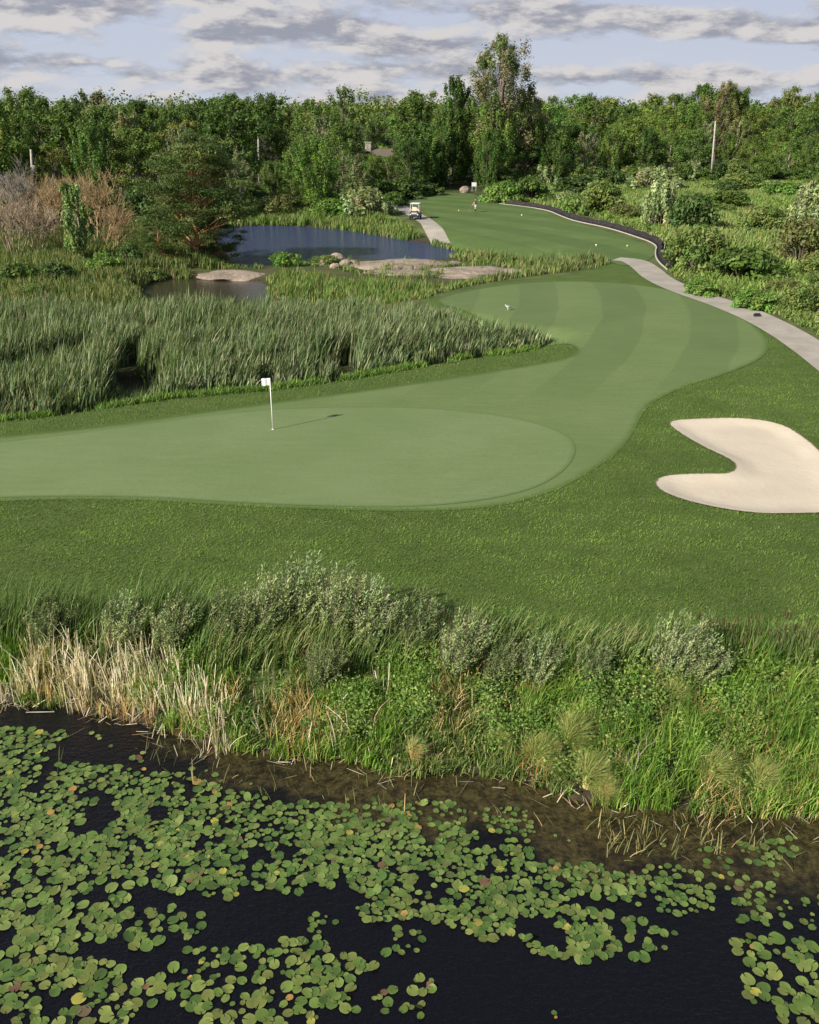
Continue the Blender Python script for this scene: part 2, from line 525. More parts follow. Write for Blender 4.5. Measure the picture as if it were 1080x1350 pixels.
def turf(name, c1, c2, stripe=False, fine=30.0, edge=None):
    t = NT(name); p = t.pos()
    n1 = t.noise(p, 0.22, 3, 0.5); n2 = t.noise(t.scaled(p, 0.5, 2.5, 1, (0, 0, -0.12)), 1.2, 4, 0.65); n3 = t.noise(p, fine, 3, 0.7)
    f = t.math('ADD', t.math('MULTIPLY', n1, 0.45), t.math('MULTIPLY', n2, 0.40))
    f = t.math('ADD', f, t.math('MULTIPLY', n3, 0.28))
    c = t.mix(t.map(f, 0.40, 0.74), c1, c2)
    g1 = t.noise(t.scaled(p, 1, 2.2, 1), 9.0, 4, 0.75)
    c = t.mix(t.map(g1, 0.42, 0.70, 0, 0.55), c, tuple(k * 0.72 for k in c1))
    c = t.mix(t.map(t.noise(p, 2.3, 5, 0.7), 0.55, 0.75, 0, 0.30), c, tuple(k * q_ for k, q_ in zip(c2, (1.12, 1.02, 0.9))))
    if stripe:
        xyz = t.n('SeparateXYZ', {0: p})
        dy = t.math('SUBTRACT', 74.0, xyz.outputs[1])
        s = t.math('ADD', xyz.outputs[0], t.math('MULTIPLY', t.math('MULTIPLY', dy, dy), 0.0085))
        s = t.math('ADD', s, t.math('MULTIPLY', n1, 0.8))
        w = t.math('SINE', t.math('MULTIPLY', s, PI / stripe))
        w = t.map(w, -0.12, 0.12)
        fade = t.map(xyz.outputs[1], 36, 52)
        w = t.math('MULTIPLY', t.math('SUBTRACT', 1.0, w), t.math('MULTIPLY', fade, 0.33))
        c = t.mix(w, c, tuple(k * 0.62 for k in c1))
    if edge:
        m = t.n('Attribute', attribute_name='Col').outputs[0]
        e = t.map(t.math('ADD', t.math('MULTIPLY', m, edge[1]), t.math('MULTIPLY', t.noise(p, 1.4, 5, 0.7), 0.5)), 0.22, 0.85)
        c = t.mix(e, edge[0], c)
    bp = t.n('Bump', {'Height': t.noise(p, 45, 3, 0.8), 'Strength': 0.3, 'Distance': 0.012})
    return t.surf(t.n('BsdfPrincipled', {'Base Color': c, 'Roughness': 0.8, 'Specular IOR Level': 0.2, 'Normal': bp}))


sheet('fairway', FAIR, turf('fairway_turf', (0.126, 0.184, 0.061), (0.166, 0.222, 0.082), 2.9, edge=((0.080, 0.135, 0.030), 3.0)), 0.014, 0.6, 'pale striped mown fairway apron curving around the reed bed')
sheet('putting_green', GREEN, turf('green_turf', (0.152, 0.210, 0.080), (0.188, 0.244, 0.103), edge=((0.115, 0.165, 0.056), 5.0)), 0.026, 0.6, 'smooth pale putting green around the white flag')
sheet('tee_ground', TEE, turf('tee_turf', (0.088, 0.145, 0.036), (0.135, 0.192, 0.060), 4.0, 8.0), 0.03, 1.5, 'mown tee lawn beside the golf cart and black edging')


def sand_mat():
    t = NT('bunker_sand'); p = t.pos()
    n1 = t.noise(p, 0.5, 4, 0.5); n2 = t.noise(p, 40, 3, 0.7)
    c = t.mix(t.map(n1, 0.3, 0.7), (0.555, 0.48, 0.37), (0.60, 0.525, 0.41))
    c = t.mix(t.map(n2, 0.55, 0.8, 0, 0.35), c, (0.48, 0.39, 0.28))
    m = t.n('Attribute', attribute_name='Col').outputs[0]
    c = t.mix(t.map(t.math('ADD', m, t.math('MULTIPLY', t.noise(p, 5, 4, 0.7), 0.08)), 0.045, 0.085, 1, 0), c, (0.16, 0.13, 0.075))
    c = t.mix(t.map(t.noise(p, 1.3, 6, 0.7), 0.55, 0.7, 0, 0.35), c, (0.52, 0.43, 0.31))
    rk = t.n('TexWave', {'Vector': t.scaled(p, 1, 1, 1, (0, 0, 0.6)), 'Scale': 3.5, 'Distortion': 5.0, 'Detail': 2, 'Detail Scale': 0.4}, wave_type='RINGS').outputs[0]
    hgt = t.math('ADD', t.math('MULTIPLY', rk, 0.25), t.noise(p, 3.0, 5, 0.6))
    bp = t.n('Bump', {'Height': hgt, 'Strength': 0.45, 'Distance': 0.04})
    return t.surf(t.n('BsdfPrincipled', {'Base Color': c, 'Roughness': 0.95, 'Specular IOR Level': 0.1, 'Normal': bp}))


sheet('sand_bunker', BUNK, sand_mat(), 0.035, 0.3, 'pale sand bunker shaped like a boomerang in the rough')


def path_mat():
    t = NT('path_concrete'); p = t.pos()
    n1 = t.noise(p, 0.6, 4, 0.6); n2 = t.noise(p, 14, 4, 0.7)
    c = t.mix(t.map(n1, 0.3, 0.7), (0.315, 0.285, 0.24), (0.41, 0.372, 0.315))
    c = t.mix(t.map(n2, 0.5, 0.8, 0, 0.5), c, (0.25, 0.21, 0.16))
    return t.surf(t.n('BsdfPrincipled', {'Base Color': c, 'Roughness': 0.9, 'Specular IOR Level': 0.2,
                                         'Normal': t.n('Bump', {'Height': n2, 'Strength': 0.2, 'Distance': 0.02})}))


M['path'] = path_mat()
sheet('cart_path', PATH, M['path'], 0.05, 0.8, 'grey cart path winding past the fairway to the right edge')
sheet('tee_path', PATH2, M['path'], 0.045, 0.9, 'short cart path under the parked golf cart')


# ------------------------------------------------------------------ water
def water_mat(name, deep, rough, wscale, wstr, algae):
    t = NT(name); p = t.pos()
    c = deep
    if algae:
        m = t.n('Attribute', attribute_name='Col').outputs[0]
        n = t.noise(t.scaled(p, 1, 1.4, 1), 0.75, 5, 0.62); n2 = t.noise(p, 6, 5, 0.7)
        f = t.math('MULTIPLY', t.map(t.math('ADD', t.math('MULTIPLY', n, 1.0), t.math('MULTIPLY', m, 0.55)), 0.70, 1.0), t.map(m, 0.0, 0.5))
        bed = t.mix(t.map(n2, 0.35, 0.7), (0.020, 0.016, 0.008), (0.082, 0.066, 0.025))
        c = t.mix(f, deep, bed)
    w1 = t.noise(t.scaled(p, 1.0, 2.2, 1, (0, 0, 0.5)), wscale, 3, 0.6)
    w2 = t.noise(p, wscale * 3.2, 2, 0.5)
    bp = t.n('Bump', {'Height': t.math('ADD', w1, t.math('MULTIPLY', w2, 0.35)), 'Strength': 1.0, 'Distance': wstr})
    return t.surf(t.n('BsdfPrincipled', {'Base Color': c, 'Roughness': rough, 'IOR': 1.33, 'Specular IOR Level': 0.5, 'Normal': bp}))


wx, wy = np.meshgrid(np.arange(-60, 60.1, 0.5), np.arange(-40, 32.1, 0.5))
wp = np.stack([wx.ravel(), wy.ravel()], 1)
wi = np.arange(len(wp)).reshape(wx.shape)
wq = np.stack([wi[:-1, :-1], wi[:-1, 1:], wi[1:, 1:], wi[1:, :-1]], -1).reshape(-1, 4)
wd = -sdist(wp, NEAR)
shal = np.clip(1 - wd / 3.6, 0, 1)
shal *= 0.35 + 0.9 * ss(wp[:, 0], -7, 0)
o = link('pond_water', mesh_np('pond_water', np.column_stack([wp, np.full(len(wp), WL)]), wq, 4,
                               water_mat('lily_pond_water', (0.0055, 0.0052, 0.0070), 0.07, 5.0, 0.035, True), np.stack([np.clip(shal, 0, 1)] * 3, 1)))
tag(o, 'dark still pond water with murky shallows under the bank', kind='structure')
ysp = at(540, 359, WL)[1]
fx = np.array([(-70, ysp, WL), (40, ysp, WL), (40, 135, WL), (-70, 135, WL)])
fx2 = np.array([(-70, 33, WL), (40, 33, WL), (40, ysp, WL), (-70, ysp, WL)])
o = link('pool_water', mesh_np('pool_water', fx2, [[0, 1, 2, 3]], 4, water_mat('brown_pool_water', (0.040, 0.036, 0.022), 0.10, 3.0, 0.02, False)))
tag(o, 'still brownish water of the small pool and the reed bed', kind='structure')
o = link('marsh_water', mesh_np('marsh_water', fx, [[0, 1, 2, 3]], 4, water_mat('blue_pond_water', (0.046, 0.060, 0.128), 0.14, 2.4, 0.25, False)))
tag(o, 'rippled blue water of the far ponds and marsh', kind='structure')

# ------------------------------------------------------------------ stuff: reeds and grasses
REEDC = [(0.098, 0.138, 0.072), (0.132, 0.172, 0.098), (0.060, 0.095, 0.040), (0.180, 0.210, 0.138)]
DEADC = [(0.46, 0.41, 0.375), (0.55, 0.51, 0.475), (0.31, 0.26, 0.21)]
FRESH = [(0.075, 0.145, 0.030), (0.105, 0.185, 0.040), (0.055, 0.110, 0.028), (0.14, 0.20, 0.055)]


def z3(P): return np.column_stack([P, H(P[:, 0], P[:, 1])])


def stand(acc, P, h0, h1, width, pal, leaves_per=4, leanv=(0.45, 0.1), leanr=0.25, probs=None, segs=3, var=0.15, spread=0.12, hvar=None):
    """upright reeds: every shoot has several long curved leaf ribbons"""
    n = len(P); b = z3(P)
    h = h0 + (h1 - h0) * rng.random(n)
    if hvar is not None: h *= hvar
    c = pick(pal, n, var, probs)
    for k in range(leaves_per):
        f = 0.62 + 0.38 * rng.random(n)
        bb = b.copy(); bb[:, :2] += spread * rng.standard_normal((n, 2))
        lean = np.array(leanv)[None, :] * (h * (0.5 + 0.8 * rng.random(n)))[:, None] + leanr * h[:, None] * rng.standard_normal((n, 2))
        cc = np.clip(c * (1 + 0.1 * rng.standard_normal((n, 1))), 0.01, 0.9)
        acc.add(*blades(bb, h * f, width * (0.7 + 0.6 * rng.random(n)), lean, segs, cc, 2.2))


# --- middle reed bed
A = Acc()
P = scatter(REED, 30)
P = np.vstack([P, P[rng.random(len(P)) < .5] + 0.16 * rng.standard_normal((1, 2))])
hole = smooth_poly(W([(138, 548), (136, 520), (146, 502), (166, 492), (202, 493), (216, 504), (220, 532), (180, 545)], -0.6), 1)
hole2 = smooth_poly(W([(50, 492), (60, 478), (110, 474), (130, 484), (120, 496), (80, 500)], -0.6), 1)
hole3 = smooth_poly(W([(330, 521), (338, 508), (362, 505), (372, 516)], -0.6), 1)
keep = ~(inside(P, hole) | inside(P, hole2) | inside(P, hole3))
P = P[keep]
P = P[rng.random(len(P)) < np.clip(1.4 - P[:, 1] / 75, 0.5, 1)]
edge = -sdist(P, REED)
gap = vnoise(P[:, 0], P[:, 1], 1.7, 21)
P = P[(gap > 0.24) & (vnoise(P[:, 0], P[:, 1], 0.8, 23) > 0.22)]
edge = -sdist(P, REED)
hv = (0.55 + 0.45 * ss(edge, 0, 1.6)) * (0.75 + 0.45 * vnoise(P[:, 0], P[:, 1], 3.5, 22))
hv *= np.where(P[:, 0] > 3, 0.8, 1)
stand(A, P, 1.7, 2.6, 0.078, REEDC, 4, (0.19, 0.03), 0.10, hvar=hv, segs=4, var=0.30)
Q = P[rng.random(len(P)) < 0.12]
stand(A, Q, 0.8, 1.4, 0.04, DEADC, 2, (0.05, 0), 0.2)
reeds = A.build('marsh_reeds', M['grass']); tag(reeds, 'wide grey-green reed bed leaning in the wind beside the green', kind='stuff')

# --- fringe of fresh weeds on the fairway side
A = Acc()
front = W([(-60, 574), (0, 562), (60, 556), (130, 545), (230, 530), (340, 520), (430, 508), (520, 492), (600, 478), (680, 468), (722, 460)], -0.4)
fr = smooth_poly(front, 1, False)
seg = np.cumsum(np.r_[0, np.hypot(*np.diff(fr, axis=0).T)])
tt = rng.random(6500) * seg[-1]
FP = np.stack([np.interp(tt, seg, fr[:, 0]), np.interp(tt, seg, fr[:, 1])], 1) + np.stack([rng.standard_normal(6500) * 0.25, rng.standard_normal(6500) * 0.35 + 0.15], 1)
keep = vnoise(FP[:, 0], FP[:, 1], 1.3, 31) > 0.30
stand(A, FP[keep], 0.15, 0.60, 0.05, FRESH, 4, (0.2, 0), 0.35)
P = scatter(hole, 22); P = P[H(P[:, 0], P[:, 1]) > WL - 0.2]
stand(A, P, 0.3, 1.0, 0.04, REEDC + FRESH[:1], 4, (0.3, 0), 0.3)
Q = scatter(hole2, 16); stand(A, Q, 0.2, 0.5, 0.04, DEADC, 3, (0.1, 0), 0.6)
o = A.build('bank_weeds', M['grass']); tag(o, 'low fresh green weeds fringing the reed bed', kind='stuff')


# --- belts around the far ponds
ROCKZ = W([(445, 356), (455, 341), (560, 342), (640, 346), (700, 354), (690, 365), (640, 371), (560, 367), (470, 366)], -0.6)
SANDZ = W([(250, 358), (348, 356), (350, 376), (250, 376)], -0.8)
def belt(name, px, dens, h0, h1, pal, label, w=0.06, lv=3, lean=(0.12, 0), leanr=0.12, zz=-0.6, probs=None, cut=0.15, seed=1):
    poly = W(px, zz)
    A = Acc(); P = scatter(poly, dens)
    P = P[vnoise(P[:, 0], P[:, 1], 2.2, seed) > cut]
    P = P[H(P[:, 0], P[:, 1]) > WL - 0.15]
    P = P[~inside(P, ROCKZ) & ~inside(P, SANDZ)]
    eh = 0.45 + 0.55 * ss(-sdist(P, poly), 0, 2.0)
    hv = eh * 0.7 + 0.7 * eh * vnoise(P[:, 0], P[:, 1], 2.6, seed + 50)
    stand(A, P, h0, h1, w, pal, lv, lean, leanr, probs, 2, hvar=hv)
    o = A.build(name, M['grass']); tag(o, label, kind='stuff'); return o


YG = [(0.095, 0.160, 0.045), (0.140, 0.195, 0.060), (0.065, 0.120, 0.035), (0.175, 0.190, 0.085)]
MEAD = [(0.115, 0.145, 0.055), (0.085, 0.125, 0.04), (0.165, 0.170, 0.085), (0.065, 0.10, 0.035)]
belt('pond_rushes', [(300, 300), (330, 298), (390, 300), (460, 305), (520, 316), (560, 323), (590, 332), (640, 348), (700, 354), (690, 346), (620, 332), (590, 322), (565, 314), (540, 302), (505, 290), (420, 282), (320, 280), (290, 290)],
     9, 0.7, 1.15, YG, 'yellow-green rushes along the far shore of the blue pond', 0.11, 4, seed=5)
belt('tee_rushes', [(590, 334), (640, 340), (720, 346), (790, 350), (806, 355), (785, 364), (700, 376), (640, 382), (585, 394), (560, 392), (600, 380), (690, 366), (700, 354), (650, 348), (610, 345)],
     8, 0.9, 1.5, [(0.10, 0.14, 0.06), (0.075, 0.115, 0.04), (0.20, 0.205, 0.11), (0.13, 0.17, 0.06)], 'tall cattail rushes between the rocks and the tee', 0.09, 4, seed=6, cut=0.05)
belt('island_rushes', [(345, 388), (350, 366), (380, 362), (430, 364), (465, 372), (520, 376), (560, 380), (610, 380), (660, 378), (590, 394), (560, 408), (480, 404), (400, 400)],
     11, 0.7, 1.25, YG, 'bright green rushes in front of the granite slabs', 0.08, 4, seed=7, cut=0.1)
belt('shore_rushes', [(190, 372), (230, 362), (262, 360), (300, 352), (345, 352), (350, 364), (338, 360), (262, 366), (250, 368), (210, 368)],
     12, 0.8, 1.3, YG, 'green rushes below the big pine tree', 0.08, 4, seed=8)
belt('meadow_grass', [(-80, 440), (-80, 302), (60, 304), (200, 304), (300, 318), (300, 340), (320, 352), (230, 364), (185, 372), (185, 392), (230, 405), (350, 404), (360, 418), (200, 422), (0, 432)],
     13, 0.5, 1.1, MEAD, 'rough olive meadow grass between the reed bed and the bare bushes', 0.08, 4, seed=9, cut=0.1, zz=-0.3)
# --- scrub grass on the right and at the edge of the wood
SCR = np.vstack([W([(882, 360), (900, 380), (960, 398), (1010, 422), (1060, 448), (1100, 475), (1200, 540), (1400, 520), (1400, 240), (1080, 236), (740, 240), (640, 246), (640, 258), (700, 268), (745, 280), (800, 292), (870, 316)], 0)])
A = Acc()
P = scatter(SCR, 6.0)
P = P[(P[:, 0] < 105)]
P = P[(sdist(P, PATH) > 0.7)]
n1 = vnoise(P[:, 0], P[:, 1], 9, 12)
hv = 0.5 + 0.9 * vnoise(P[:, 0], P[:, 1], 5, 13)
stand(A, P[n1 <= .62], 0.4, 0.9, 0.16, [(0.110, 0.185, 0.045), (0.088, 0.15, 0.036), (0.145, 0.215, 0.060), (0.165, 0.205, 0.080)], 5, (0.2, 0), 0.4, None, 2, hvar=hv[n1 <= .62])
stand(A, P[n1 > .62], 0.5, 1.1, 0.14, [(0.145, 0.20, 0.065), (0.185, 0.215, 0.095), (0.11, 0.175, 0.05)], 5, (0.3, 0), 0.3, None, 2, hvar=hv[n1 > .62])
# denser verge right next to the path
verge = W([(884, 366), (905, 382), (960, 398), (1010, 422), (1060, 448), (1100, 472), (1160, 505), (1160, 440), (1080, 400), (1000, 385), (930, 372), (890, 350)], 0)
P = scatter(verge, 12); P = P[sdist(P, PATH) > 0.5]
stand(A, P, 0.25, 0.8, 0.08, [(0.10, 0.16, 0.045), (0.07, 0.12, 0.03), (0.19, 0.20, 0.10)], 4, (0.2, 0), 0.4, None, 2, hvar=0.6 + 0.8 * vnoise(P[:, 0], P[:, 1], 2.5, 15))
o = A.build('scrub_grass', M['grass']); tag(o, 'long wild grass and weeds of the scrub beyond the cart path', kind='stuff')

# --- blades of the rough
A = Acc()
FG = np.vstack([W([(-200, 860), (-200, 640), (0, 655), (300, 662), (600, 668), (740, 640), (830, 580), (850, 530), (900, 505), (1010, 482), (1010, 440), (1080, 478), (1200, 560), (1250, 860)], 0)])
P = scatter(FG, 330)
pr, py_ = proj(P[:, 0], P[:, 1], 0)
P = P[(pr > -30) & (pr < 1110)]
sdF = sdist(P, FAIR); wide = 0.35 + 3.2 * ss(P[:, 0], 8, 11) * (1 - ss(P[:, 1], 50, 56)) * ss(P[:, 1], 33, 40)
P = P[(sdF > -wide * rng.random(len(P)) ** 2.2) & (sdist(P, BUNK) > -0.05 * rng.random(len(P)) ** 2) & (sdist(P, PATH) > 0.1)]
P = P[rng.random(len(P)) < np.clip(1.5 - P[:, 1] / 50, 0.2, 1)]
n = len(P)
nn = 0.6 * vnoise(P[:, 0] + P[:, 1] * 0.3, P[:, 1] * 2, 1.3, 41) + 0.4 * vnoise(P[:, 0], P[:, 1] * 1.8, 0.45, 42)
col = pick([(0.092, 0.148, 0.031), (0.116, 0.172, 0.040), (0.068, 0.118, 0.023), (0.15, 0.175, 0.062)], n, 0.11, [0.50, 0.18, 0.30, 0.02])
col *= (0.50 + 0.95 * nn)[:, None]
col *= (0.80 + 0.45 * vnoise(P[:, 0], P[:, 1] * 1.5, 4.5, 43))[:, None]
A.add(*blades(z3(P) + [0, 0, 0.012], 0.035 + 0.05 * rng.random(n) * (0.5 + nn), 0.020 + 0.014 * rng.random(n), np.array([0.035, 0.012]) + 0.03 * rng.standard_normal((n, 2)), 1, col, 1.6, 0.15))
P = scatter(W([(-80, 590), (0, 560), (340, 518), (700, 463), (770, 462), (740, 478), (560, 506), (400, 530), (250, 552), (0, 586)], -0.2), 90)
P = P[sdist(P, FAIR) > 0.02]; n = len(P)
A.add(*blades(z3(P), 0.05 + 0.05 * rng.random(n), 0.03 + 0.01 * rng.random(n), 0.03 * rng.standard_normal((n, 2)), 1, pick([(0.09, 0.14, 0.035), (0.12, 0.165, 0.05), (0.07, 0.11, 0.03)], n), 1.6, 0.15))
o = A.build('rough_grass', M['grass']); tag(o, 'short tufted grass of the mown rough round the green and bunker', kind='stuff')

# ------------------------------------------------------------------ foreground bank belt
BELT = np.vstack([bank[:, :] + [0, -0.10], W([(1200, 852), (1080, 848), (960, 850), (850, 858), (700, 852), (600, 835), (500, 812), (400, 806), (300, 808), (200, 815), (0, 815), (-120, 815)], -0.1)])


def bpoly(px, z=-0.4): return W(px, z)


# tall reeds along the back left
A = Acc()
for px, dn, h0, h1, pal in (
    ([(-60, 826), (60, 824), (180, 828), (300, 830), (300, 858), (180, 858), (60, 852), (-60, 852)], 80, 1.35, 2.1, [(0.095, 0.155, 0.055), (0.14, 0.19, 0.09), (0.07, 0.12, 0.04)]),
    ([(250, 838), (420, 830), (560, 845), (860, 872), (860, 905), (640, 898), (420, 885), (250, 890)], 55, 1.0, 1.75, [(0.105, 0.17, 0.058), (0.155, 0.21, 0.09), (0.20, 0.22, 0.11), (0.075, 0.125, 0.04)]),
    ([(890, 880), (960, 868), (1120, 872), (1120, 905), (960, 902), (890, 900)], 80, 1.1, 1.55, [(0.085, 0.14, 0.045), (0.115, 0.165, 0.065), (0.06, 0.105, 0.035), (0.17, 0.18, 0.09)])):
    P = scatter(bpoly(px, -0.3), dn)
    P = P[vnoise(P[:, 0], P[:, 1], 0.7, 61) > 0.18]
    ln = (0.03, 0) if px[0][0] == 890 else (0.30, 0.05)
    stand(A, P, h0, h1, 0.028, pal, 5, ln, 0.10, hvar=0.75 + 0.4 * vnoise(P[:, 0], P[:, 1], 1.3, 62))
o = A.build('bank_reeds', M['grass']); tag(o, 'tall green reeds at the back of the near bank', kind='stuff')

# dead pale stalks
A = Acc()
for px, dn, h0, h1 in (
    ([(-60, 898), (60, 894), (150, 905), (255, 925), (255, 952), (150, 936), (60, 930), (-60, 926)], 48, 0.40, 1.0),
    ([(-60, 872), (100, 868), (240, 880), (240, 915), (100, 905), (-60, 905)], 38, 0.45, 1.05),
    ([(225, 960), (268, 946), (306, 960), (306, 990), (268, 984), (235, 975)], 52, 0.5, 1.15),
    ([(330, 978), (360, 965), (368, 992), (335, 992)], 12, 0.5, 0.9),
    ([(425, 985), (445, 970), (475, 975), (470, 1000), (430, 1000)], 9, 0.6, 1.0),
    ([(300, 930), (520, 905), (540, 985), (320, 985)], 3.2, 0.5, 0.9)):
    P = scatter(bpoly(px, -0.7), dn)
    P = P[vnoise(P[:, 0], P[:, 1], 0.42, 71) > 0.44]
    # broken upright stalks
    n = len(P)
    for k in range(3):
        bb = z3(P + 0.06 * rng.standard_normal((n, 2)))
        hh = h0 + (h1 - h0) * rng.random(n) ** 1.3
        A.add(*blades(bb, hh, 0.011 + 0.014 * rng.random(n), 0.16 * rng.standard_normal((n, 2)) * hh[:, None], 2, pick(DEADC, n, 0.12), 1.0, 0.55))
    m = rng.random(n) < 0.55
    A.add(*blades(z3(P[m]) + [0, 0, 0.2], 0.5 + 0.5 * rng.random(m.sum()), 0.02 + 0.012 * rng.random(m.sum()), 0.42 * rng.standard_normal((m.sum(), 2)), 3, pick(DEADC, m.sum(), 0.15), 2.0, 0.3))
for px, dn in (([(150, 893), (260, 905), (305, 942), (292, 968), (225, 948), (150, 922)], 34), ([(-60, 905), (120, 902), (120, 925), (-60, 922)], 26)):
    P = scatter(bpoly(px, -0.7), dn); n = len(P)
    for k in range(2):
        A.add(*blades(z3(P + 0.05 * rng.standard_normal((n, 2))), 0.4 + 0.6 * rng.random(n), 0.012 + 0.014 * rng.random(n), 0.12 * rng.standard_normal((n, 2)), 2, pick(DEADC[:2], n, 0.12), 1.0, 0.55))
# litter fallen at the waterline
tt = rng.random(700) ** 1.4; bx_ = np.interp(tt, np.linspace(0, 1, len(bank)), bank[:, 0]); by_ = np.interp(bx_, bank[:, 0], bank[:, 1])
P = np.stack([bx_, by_ + 0.35 * rng.standard_normal(700) + 0.1], 1)
P = P[vnoise(P[:, 0], P[:, 1], 1.2, 74) > 0.45]; n = len(P)
b = z3(P); b[:, 2] = np.maximum(b[:, 2], WL) + 0.01
A.add(*blades(b, 0.10 + 0.18 * rng.random(n), 0.018 + 0.01 * rng.random(n), 0.22 * rng.standard_normal((n, 2)), 2, pick(DEADC + [(0.2, 0.15, 0.09)], n, 0.2), 1.0, 0.5))
o = A.build('dead_reeds', M['grass']); tag(o, 'bleached dead reed stalks standing at the water edge', kind='stuff')

# fresh undergrowth over the whole bank
A = Acc()
P = scatter(BELT, 150)
nz = vnoise(P[:, 0], P[:, 1], 0.9, 81)
xr = P[:, 0]
edge = -sdist(P, NEAR) * -1
left = 1 - ss(xr, -6.5, -3.0)
keep = (nz > 0.16 + 0.24 * left) & (vnoise(P[:, 0], P[:, 1], 0.33, 86) > 0.22) & (edge > -0.12)
P = P[keep]; nz = nz[keep]; xr = xr[keep]
hv = (0.45 + 1.15 * vnoise(P[:, 0], P[:, 1], 0.55, 82)) * (0.7 + 0.35 * ss(xr, 0, 6))
m1 = vnoise(P[:, 0], P[:, 1], 1.6, 83)
right = ss(xr, 2.0, 5.0)
gr = (m1 + 0.25 * right > 0.55)
stand(A, P[gr], 0.35, 0.85, 0.022, [(0.105, 0.20, 0.032), (0.145, 0.245, 0.048), (0.062, 0.13, 0.025), (0.20, 0.27, 0.075)], 6, (0.15, -0.05), 0.22, hvar=hv[gr], spread=0.07)
stand(A, P[~gr], 0.30, 0.65, 0.026, [(0.095, 0.155, 0.045), (0.14, 0.19, 0.065), (0.06, 0.11, 0.028), (0.20, 0.23, 0.10), (0.34, 0.30, 0.18)], 5, (0.12, -0.05), 0.32, hvar=hv[~gr], spread=0.08, probs=[0.3, 0.28, 0.22, 0.14, 0.06])
# broad leafy weeds: leaf clumps on short stems
P = scatter(BELT, 22); P = P[-sdist(P, NEAR) < -0.25]
P = P[(vnoise(P[:, 0], P[:, 1], 0.6, 85) > 0.50)]
P = P[P[:, 0] > -6.5]
n = len(P); k = 44
cen = np.repeat(z3(P), k, 0)
hh = np.repeat(0.30 + 0.5 * rng.random(n), k)
u = rng.random(n * k)
cen[:, 2] += hh * u ** 0.7 + 0.05
cen[:, :2] += 0.16 * rng.standard_normal((n * k, 2))
colr = np.repeat(pick([(0.095, 0.175, 0.035), (0.13, 0.20, 0.05), (0.17, 0.235, 0.075), (0.065, 0.13, 0.03)], n, 0.15), k, 0) * (1 + 0.15 * rng.standard_normal((n * k, 1)))
A.add(*leaves(cen, np.tile([0.0, -0.3, 1.0], (n * k, 1)), 0.045 + 0.05 * rng.random(n * k), np.clip(colr, 0.01, 1), 0.6, 0.5))
# straw and rusty dead growth in patches
P = scatter(BELT, 60); P = P[(vnoise(P[:, 0], P[:, 1], 0.9, 87) > 0.62)]; n = len(P)
for k in range(3):
    A.add(*blades(z3(P + 0.05 * rng.standard_normal((n, 2))), 0.25 + 0.5 * rng.random(n), 0.012 + 0.008 * rng.random(n), 0.16 * rng.standard_normal((n, 2)) + [0.05, -0.03], 3, pick([(0.40, 0.30, 0.15), (0.34, 0.20, 0.09), (0.46, 0.38, 0.24)], n, 0.15), 2.0, 0.1))
o = A.build('bank_undergrowth', M['grass']); tag(o, 'lush mixed grasses and leafy weeds covering the near bank', kind='stuff')

# sparse emergent stems in the shallow water
A = Acc()
for px, n in (([(180, 970), (330, 1000), (420, 1010), (420, 1060), (330, 1070), (200, 1020)], 130), ([(400, 1010), (560, 1030), (560, 1075), (430, 1075)], 60),
              ([(780, 1075), (980, 1085), (1000, 1130), (800, 1135)], 110), ([(60, 1000), (85, 1000), (85, 1030), (60, 1030)], 12), ([(560, 1030), (780, 1060), (780, 1100), (560, 1090)], 18),
              ([(980, 1085), (1090, 1090), (1090, 1150), (1000, 1150)], 22)):
    poly = W(px, WL); lo, hi = poly.min(0), poly.max(0)
    P = rng.random((n, 2)) * (hi - lo) + lo; P = P[inside(P, poly)]
    if px[0][0] == 780: P = np.vstack([P, P + rng.standard_normal(P.shape) * 0.05])
    n = len(P); b = np.column_stack([P, np.full(n, WL - 0.03)])
    A.add(*blades(b, 0.15 + 0.4 * rng.random(n), 0.014 + 0.008 * rng.random(n), 0.14 * rng.standard_normal((n, 2)), 3, pick([(0.10, 0.13, 0.05), (0.16, 0.16, 0.08), (0.32, 0.26, 0.15)], n), 1.4, 0.3))
o = A.build('water_rushes', M['grass']); tag(o, 'thin scattered rush stems rising from the shallows', kind='stuff')
# ------------------------------------------------------------------ plants built as things
ORD = ['first', 'second', 'third', 'fourth', 'fifth', 'sixth', 'seventh', 'eighth', 'ninth', 'tenth', 'eleventh', 'twelfth', 'thirteenth', 'fourteenth',
       'fifteenth', 'sixteenth', 'seventeenth', 'eighteenth', 'nineteenth', 'twentieth']


def ordinal(i):
    if i < 20: return ORD[i]
    return ['twenty', 'thirty', 'forty', 'fifty', 'sixty'][(i + 1) // 10 - 2] + (('-' + ORD[(i + 1) % 10 - 1]) if (i + 1) % 10 else 'th')


